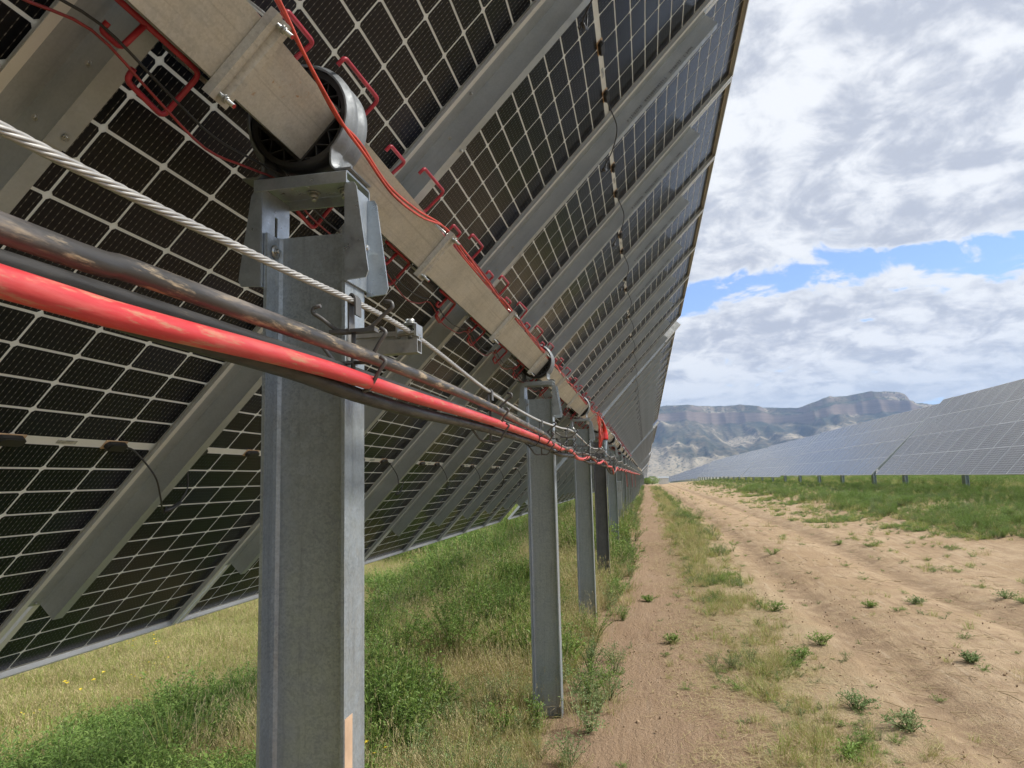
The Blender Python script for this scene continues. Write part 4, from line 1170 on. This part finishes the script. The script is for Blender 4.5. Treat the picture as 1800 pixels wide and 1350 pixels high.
def scatter_group():
    g = bpy.data.node_groups.new('scatter', 'GeometryNodeTree')
    g.interface.new_socket('Geometry', in_out='INPUT', socket_type='NodeSocketGeometry'); g.interface.new_socket('Geometry', in_out='OUTPUT', socket_type='NodeSocketGeometry')
    N = g.nodes; i = N.new('NodeGroupInput'); o = N.new('NodeGroupOutput'); inst = N.new('GeometryNodeInstanceOnPoints'); ci = N.new('GeometryNodeCollectionInfo')
    ci.inputs['Collection'].default_value = TEMPL; ci.inputs['Separate Children'].default_value = True; ci.inputs['Reset Children'].default_value = True
    inst.inputs['Pick Instance'].default_value = True
    def attr(nm, ty):
        a = N.new('GeometryNodeInputNamedAttribute'); a.data_type = ty; a.inputs[0].default_value = nm; return a.outputs[0]
    L = g.links
    L.new(i.outputs[0], inst.inputs['Points']); L.new(ci.outputs[0], inst.inputs['Instance']); L.new(attr('idx', 'INT'), inst.inputs['Instance Index'])
    L.new(attr('rot', 'FLOAT_VECTOR'), inst.inputs['Rotation']); L.new(attr('scl', 'FLOAT_VECTOR'), inst.inputs['Scale']); L.new(inst.outputs[0], o.inputs[0])
    return g
SCG = scatter_group()
def scatter(name, P, label):
    me = bpy.data.meshes.new(name); me.from_pydata([p[0] for p in P], [], [])
    a = me.attributes.new('idx', 'INT', 'POINT'); a.data.foreach_set('value', [p[1] for p in P])
    a = me.attributes.new('rot', 'FLOAT_VECTOR', 'POINT'); a.data.foreach_set('vector', [c for p in P for c in p[2]])
    a = me.attributes.new('scl', 'FLOAT_VECTOR', 'POINT'); a.data.foreach_set('vector', [c for p in P for c in p[3]])
    o = place(name, me); m_ = o.modifiers.new('scatter', 'NODES'); m_.node_group = SCG
    return tag(o, label, kind='stuff')
def seen(x, y, z, mx=260, my=330):
    q = project(x, y, z)
    return q and -mx < q[0] < 1800+mx and q[1] < 1350+my
def nz(x, y, s, k=0): return mnoise.noise((x*s, y*s, k*7.7))
def inst(x, y, kind, sc, tilt=.22, sink=.0):
    s = sc*rg.uniform(.6, 1.35)*(1+.45*nz(x, y, 2.7, 15))
    return ((x, y, gz(x, y)-sink), rg.choice(G[kind]), (rg.gauss(0, tilt), rg.gauss(0, tilt), rg.uniform(0, 6.283)), (s, s, s*rg.uniform(.8, 1.2)))
left, strip, rightg, bare, weeds_s, lit = [], [], [], [], [], []
def near_post(x, y): return any(abs(x-PX) < .13 and abs(y-p) < .09 for p in YP)
# left field
for i in range(210000):
    d = 1.6*math.exp(rg.random()*3.75); a = R(rg.uniform(2, 62)); x = -d*math.sin(a); y = d*math.cos(a)
    if x > (-.66 if y < 5.5 else -.62)+.14*nz(x, y, 1.1, 12) or x < -26 or not seen(x, y, gz(x, y)) or near_post(x, y): continue
    # polar log sampling is far denser than needed close by
    if rg.random() > min(1, (d/7.5)**1.1): continue
    f = nz(x, y, .45, 1)+.6*nz(x, y, 1.4, 2); gq = nz(x, y, .8, 3)+.5*nz(x, y, 2.3, 8)
    edge = min(1, max(0, (-.52-x)/.6))
    far = max(1, d/9)
    if rg.random() > .25+.75*edge: continue
    if y < 5.3 and x > -1.5 and y > 3.2:      # thin dry growth in front of the second post
        if rg.random() < .55: continue
        k = rg.random(); left.append(inst(x, y, 'dry' if k < .45 else ('green' if k < .65 else ('talldry' if k < .72 else ('litter' if k < .9 else 'greyweed'))), .62 if x < -.95 else .5)); continue
    if x > -2.6-.05*y and y > 3.6:      # taller growth under the tube
        k = rg.random()
        if rg.random() < ((.70 if gq < .1 else .5) if y < 5.4 else (.40 if y < 9 else .2)): continue
        if gq > .16: left.append(inst(x, y, 'weed' if k < .45 else ('greyweed' if k < .62 else ('green' if k < .85 else 'tall')), min(1.5, far)*(.72+.8*max(0, gq)) * (.75 if x > -.75 else 1)))
        elif gq < -.06: left.append(inst(x, y, 'talldry' if k < .35 else ('dry' if k < .85 else 'litter'), min(1.8, far)*.70))
        else: left.append(inst(x, y, 'green' if k < .40 else ('dry' if k < .72 else ('tall' if k < .84 else 'greyweed')), min(1.8, far)*.72))
    else:
        k = rg.random()
        if f > .10: left.append(inst(x, y, 'green' if k < .60 else ('low' if k < .86 else 'weed'), min(2.2, far)*.70))
        elif f < -.22: left.append(inst(x, y, 'dry' if k < .42 else ('lowgrey' if k < .5 else 'green'), min(2.2, far)*.62))
        else: left.append(inst(x, y, 'green' if k < .62 else ('dry' if k < .9 else 'lowgrey'), min(2.2, far)*.64))
        if d < 9 and rg.random() < .0018: left.append(inst(x, y, 'flower', .8))
scatter('field_grass', left, 'mixed green and dry grass of the field under the tilted panels')
# strip of dry grass and weeds between lane and road, and thin growth on lane and road
for i in range(60000):
    y = 2.0*math.exp(rg.random()*3.9); x = rg.uniform(-.62, 5.2)
    if not seen(x, y, gz(x, y)): continue
    q = nz(x, y, 1.2, 4)+.6*nz(x, y, 3.1, 5); c0 = .96+.14*nz(0, y, .4, 6)+.12*sst(8, 25, y); sgm = .33 if y < 14 else .42
    g = math.exp(-((x-c0)/sgm)**2)
    far = max(1, y/9); keep = min(1, (y/10)**.9)
    if rg.random() < g*keep*(.75 if y < 9 else .85) and q > -.26:
        k = rg.random()
        if q > .34 or (x > c0+.16 and q > .0): strip.append(inst(x, y, 'low' if k < .40 else ('weed' if k < .50 else ('greyweed' if k < .7 else 'green')), min(1.8, far)*.42))
        else: strip.append(inst(x, y, 'dry' if k < .42 else ('lowgrey' if k < .68 else 'green'), min(1.8, far)*.46, .45))
    if rg.random() < keep*.40*math.exp(-((x-.74)/.42)**2)*(1 if y < 16 else .3): lit.append(inst(x, y, 'litter', min(1.5, far)*1.0, .04))
    if -.62 < x < -.30 and rg.random() < .12*keep and q > -.1:
        k = rg.random(); strip.append(inst(x, y, 'dry' if k < .4 else ('weed' if k < .7 and q > 0 else 'greyweed'), min(1.8, far)*.75*(1 if x < -.25 else .6), .25))
    if rg.random() < .007*keep and x < 5.2: bare.append(inst(x, y, rg.choice(['lowgrey', 'low', 'green', 'lowgrey']), .38))
    if rg.random() < .02*keep*math.exp(-((x-3.0)/.35)**2) and q > -.1: bare.append(inst(x, y, rg.choice(['green', 'low', 'lowgrey', 'dry']), min(1.6, far)*.5))
    if rg.random() < .03*keep and x > .8: lit.append(inst(x, y, 'twigs' if rg.random() < .5 else 'litter', 1.0, .05))
    if rg.random() < .022*keep and y < 14: lit.append(inst(x, y, 'clod', 1.0, 0))
scatter('verge_grass', strip, 'dry grass and low weeds on the strip between the lane and the road')
scatter('straw_litter', lit, 'straw and small clods lying on the dirt')
scatter('road_weeds', bare, 'sparse small weeds growing on the dirt road')
# right bank
for i in range(170000):
    d = 5*math.exp(rg.random()*3.2); a = R(rg.uniform(2, 46)); x = d*math.sin(a); y = d*math.cos(a)
    if x < 3.9 or x > 46 or not seen(x, y, gz(x, y), 200, 100): continue
    if rg.random() > min(1, (d/22)**1.0): continue
    q = nz(x, y, .32, 7)+.55*nz(x, y, .95, 8)+.3*nz(x, y, 2.6, 9)
    if 4.4 < x < 8.8 and rg.random() < .16 and nz(x, y, 1.5, 31)+.4*nz(x, y, 5, 33) > .16: rightg.append(inst(x, y, rg.choice(['low', 'lowgrey', 'green', 'low', 'dry']), min(1.7, max(1, d/16))*.5))
    g = sst(4.3, 9.2, x+1.0*q+.8*nz(x, y, .12, 2)); far = max(1, d/16)
    if q+(g-.5)*1.9+.22*nz(x, y, 5.5, 21)+rg.gauss(0, .16) < .12: continue
    k = rg.random()
    if rg.random() < (.62 if q < -.05 else .35): continue
    if x < 6.8: rightg.append(inst(x, y, 'low' if k < .35 else ('lowgrey' if k < .7 else 'green'), min(1.8, far)*.55))
    elif x < 13.0: rightg.append(inst(x, y, 'weed' if k < .28 else ('dry' if k < .38 else 'green' if k < .68 else ('greyweed' if k < .88 else 'low')), min(2.0, far)*(.52 if x < 8.5 else .33)))
    else: rightg.append(inst(x, y, 'green' if k < .5 else ('dry' if k < .85 else 'weed'), min(2.2, far)*.55))
scatter('bank_weeds', rightg, 'dense green weeds covering the bank in front of the facing row')

# individual weeds one can point to: stems and foliage as parts
def weed_thing(x, y, h, rad, stems, leaves, L, wd, mat, label, grp='bushy weeds along the near posts', spread=1.0):
    if h > .2: L *= .72; wd *= .8; leaves = int(leaves*1.5)
    z = gz(x, y); r_ = empty('weed', (x, y, z)); tag(r_, label, 'weed', grp)
    ms, ml = MB(), MB()
    for i in range(stems):
        a = rg.uniform(0, 6.283); r = rad*rg.uniform(.15, 1); hh = h*rg.uniform(.5, 1.05)*(1-.35*(r/rad)**2)
        tip = Vector((r*math.cos(a)*spread, r*math.sin(a)*spread, hh)); mid = tip*.5+Vector((rg.uniform(-.08, .08)*rad, rg.uniform(-.08, .08)*rad, hh*.10))
        P = smooth_path([(rg.uniform(-.05, .05)*rad*2, rg.uniform(-.05, .05)*rad*2, -.03), mid, tip], 5)
        ms.tube(P, [.0035*(1-.75*k/(len(P)-1)) for k in range(len(P))], 4, False)
        for k in range(leaves):
            u = .12+.88*rg.random()**.75; j = min(int(u*(len(P)-1)), len(P)-2); q = P[j].lerp(P[j+1], rg.random())
            d = Vector((rg.uniform(-1, 1), rg.uniform(-1, 1), rg.uniform(-.2, 1.0)))
            if rg.random() < .5: q = q+d*rg.uniform(0, .05)
            leaf(ml, q, d, L*rg.uniform(.55, 1.35), wd*rg.uniform(.7, 1.2), Vector((rg.uniform(-.4, .4), rg.uniform(-.4, .4), 1)))
    ms.build('stems', 'stem_green', r_); tag(ml.build('foliage', mat, r_), kind='stuff')
def ground_at(px, py):
    d = RT*(px-900)/FPX+UP*(675-py)/FPX+FW; s = .5
    for i in range(4000):
        p = Vector((0, 0, EYE))+d*s
        if p.z <= gz(p.x, p.y): return p.x, p.y
        s += .01*max(1, s*.3)
    return p.x, p.y
for px, py, h, rad, st, lv, L, wd, mat, lab in [
    (805, 1178, .78, .62, 60, 80, .036, .0068, 'leaf_weed', 'largest dense green weed between the first and second posts'),
    (700, 1190, .66, .46, 40, 70, .030, .006, 'leaf_weed', 'broad green weed just right of the first post'),
    (745, 1262, .34, .26, 18, 46, .026, .005, 'leaf_grey', 'grey green weed in front of the largest green weed'),
    (895, 1130, .78, .42, 40, 66, .030, .0055, 'leaf_weed', 'tall green weed behind the left edge of the second post'),
    (885, 1300, .30, .14, 9, 30, .028, .006, 'leaf_weed', 'leafy weed left of the foot of the second post'),
    (945, 1290, .24, .11, 7, 26, .030, .007, 'leaf_weed', 'dark weed growing up the web of the second post'),
    (1036, 1235, .30, .18, 16, 46, .024, .0055, 'leaf_weed', 'small bushy weed on the lane edge right of the second post'),
    (1040, 1185, .34, .20, 16, 44, .024, .0055, 'leaf_grey', 'grey green weed behind the small bushy one, right of the second post'),
    (1045, 1128, .38, .30, 24, 54, .024, .0055, 'leaf_weed', 'bushy weed at the foot of the third post'),
    (1000, 965, .75, .55, 40, 60, .034, .0065, 'leaf_weed', 'bright green weed seen between the second and third posts'),
    (940, 975, .6, .45, 30, 50, .032, .006, 'leaf_weed', 'bright green weed just left of the second post, farther back'),
    (1085, 1000, .42, .40, 30, 54, .026, .0055, 'leaf_weed', 'wide weed spilling onto the lane past the fourth post'),
    (1092, 960, .45, .42, 28, 50, .028, .006, 'leaf_weed', 'weed at the foot of the fifth post'),
    (690, 1350, .38, .26, 20, 50, .026, .005, 'leaf_weed', 'dark green weed at the lower edge, right of the first post'),
    (400, 1335, .34, .26, 22, 44, .040, .0085, 'leaf_weed', 'dark leafy weed at the bottom edge, left of the first post'),
    (250, 1335, .24, .26, 18, 40, .034, .0075, 'leaf_weed', 'low leafy green weed at the bottom edge, farther left of the first post'),
    (150, 1320, .22, .25, 16, 40, .030, .007, 'leaf_weed', 'leftmost low green weed at the bottom edge')]:
    x, y = ground_at(px, py); weed_thing(x, y, h, rad, st, lv, L, wd, mat, lab)
for px, py, h, rad, mat, lab in [
    (1405, 1160, .12, .16, 'leaf_weed', 'bright low weed at the road edge, left one of two side by side'), (1445, 1135, .12, .17, 'leaf_weed', 'bright low weed at the road edge, right one of two side by side'),
    (1362, 1075, .12, .16, 'leaf_weed', 'round low weed beside the road strip above the bright pair'), (1358, 975, .14, .30, 'leaf_weed', 'wide low weed in the middle of the dirt road'),
    (1507, 1248, .11, .15, 'leaf_grey', 'small grey green weed on the near road side'), (1600, 1285, .10, .17, 'leaf_grey', 'low straggly weed on the road near the bottom edge'),
    (1490, 1338, .08, .12, 'leaf_weed', 'small weed cut by the bottom edge on the road'), (1530, 1068, .06, .12, 'leaf_weed', 'tiny dark weed alone in the road'),
    (1705, 1165, .07, .11, 'leaf_grey', 'small tuft in the right wheel rut'), (1770, 1052, .08, .16, 'leaf_grey', 'tuft at the right edge on the road bank'),
    (1182, 1132, .09, .10, 'leaf_weed', 'small dark weed alone in the lane'), (1140, 1058, .07, .14, 'leaf_weed', 'flat weed on the lane past the third post'),
    (1610, 1062, .08, .13, 'leaf_grey', 'small round tuft farther up the road'), (1475, 958, .09, .14, 'leaf_weed', 'dark little weed on the far road side')]:
    x, y = ground_at(px, py); weed_thing(x, y, h, rad, 16, 26, .024, .006, mat, lab, 'low weeds on the lane and road')
# straw clump and dark droppings on the strip
x, y = ground_at(1287, 1148)
mb = MB()
for i in range(7):
    c = Vector((rg.gauss(0, .025), rg.gauss(0, .012), .012)); g_ = bmesh.ops.create_icosphere(mb.bm, subdivisions=2, radius=.014, matrix=Matrix.Translation(c) @ Matrix.Rotation(rg.uniform(0, 3), 4, 'Z') @ Matrix.Diagonal((1.5, .8, .8, 1)))
tag(mb.build('dark_clod', 'bark', loc=(x, y, gz(x, y))), 'small black crumbly clod lying in the dry strip', 'clod')
# far end of the road: a round bush and a pale hut
def far_tree(x, y, h, rad, label):
    z = gz(x, y); r_ = empty('bush', (x, y, z)); tag(r_, label, 'bush', 'bushes at the far end of the road')
    mt, mc = MB(), MB()
    for k in range(5):
        a = k*1.3; mt.tube(smooth_path([(0, 0, -.1), (rad*.2*math.cos(a), rad*.2*math.sin(a), h*.4), (rad*.6*math.cos(a), rad*.6*math.sin(a), h*.75)], 3), [.09, .08, .07, .06, .05, .04, .03][:7], 5, False)
    mt.build('trunk', 'bark', r_)
    for i in range(1500):
        a, b_ = rg.uniform(0, 6.283), rg.uniform(-1, 1); rr2 = rad*rg.uniform(.5, 1.05)*(1+.2*math.sin(3*a))
        p = Vector((rr2*math.cos(a)*math.sqrt(max(0, 1-b_*b_)), rr2*math.sin(a)*math.sqrt(max(0, 1-b_*b_)), h*.5+h*.5*b_*rg.uniform(.7, 1.05)))
        leaf(mc, p, Vector((rg.uniform(-1, 1), rg.uniform(-1, 1), rg.uniform(-.3, 1))), .22, .08, Vector((rg.uniform(-1, 1), rg.uniform(-1, 1), .6)))
    tag(mc.build('crown', 'leaf_weed', r_), kind='stuff')
far_tree(1.9, 225, 2.6, 2.6, 'round dark green bush at the far end of the road'); far_tree(-2.2, 235, 2.4, 2.4, 'darker bush behind the last post at the far end')
far_tree(.2, 210, 1.9, 1.6, 'small bush beside the far end of the near row')
hx, hy = 5.6, 230
h_ = empty('hut', (hx, hy, gz(hx, hy))); tag(h_, 'tiny white hut at the far end of the road', 'hut')
mb = MB(); mb.box((-1.6, -1, 0), (1.6, 1, 2.0)); mb.build('wall', 'white_paint', h_)
mb = MB(); mb.prism([(-1.2, 2.003), (1.2, 2.003), (0, 2.5)], 0, -1.8, 1.8); mb.build('roof', 'galvanised_rail', h_)
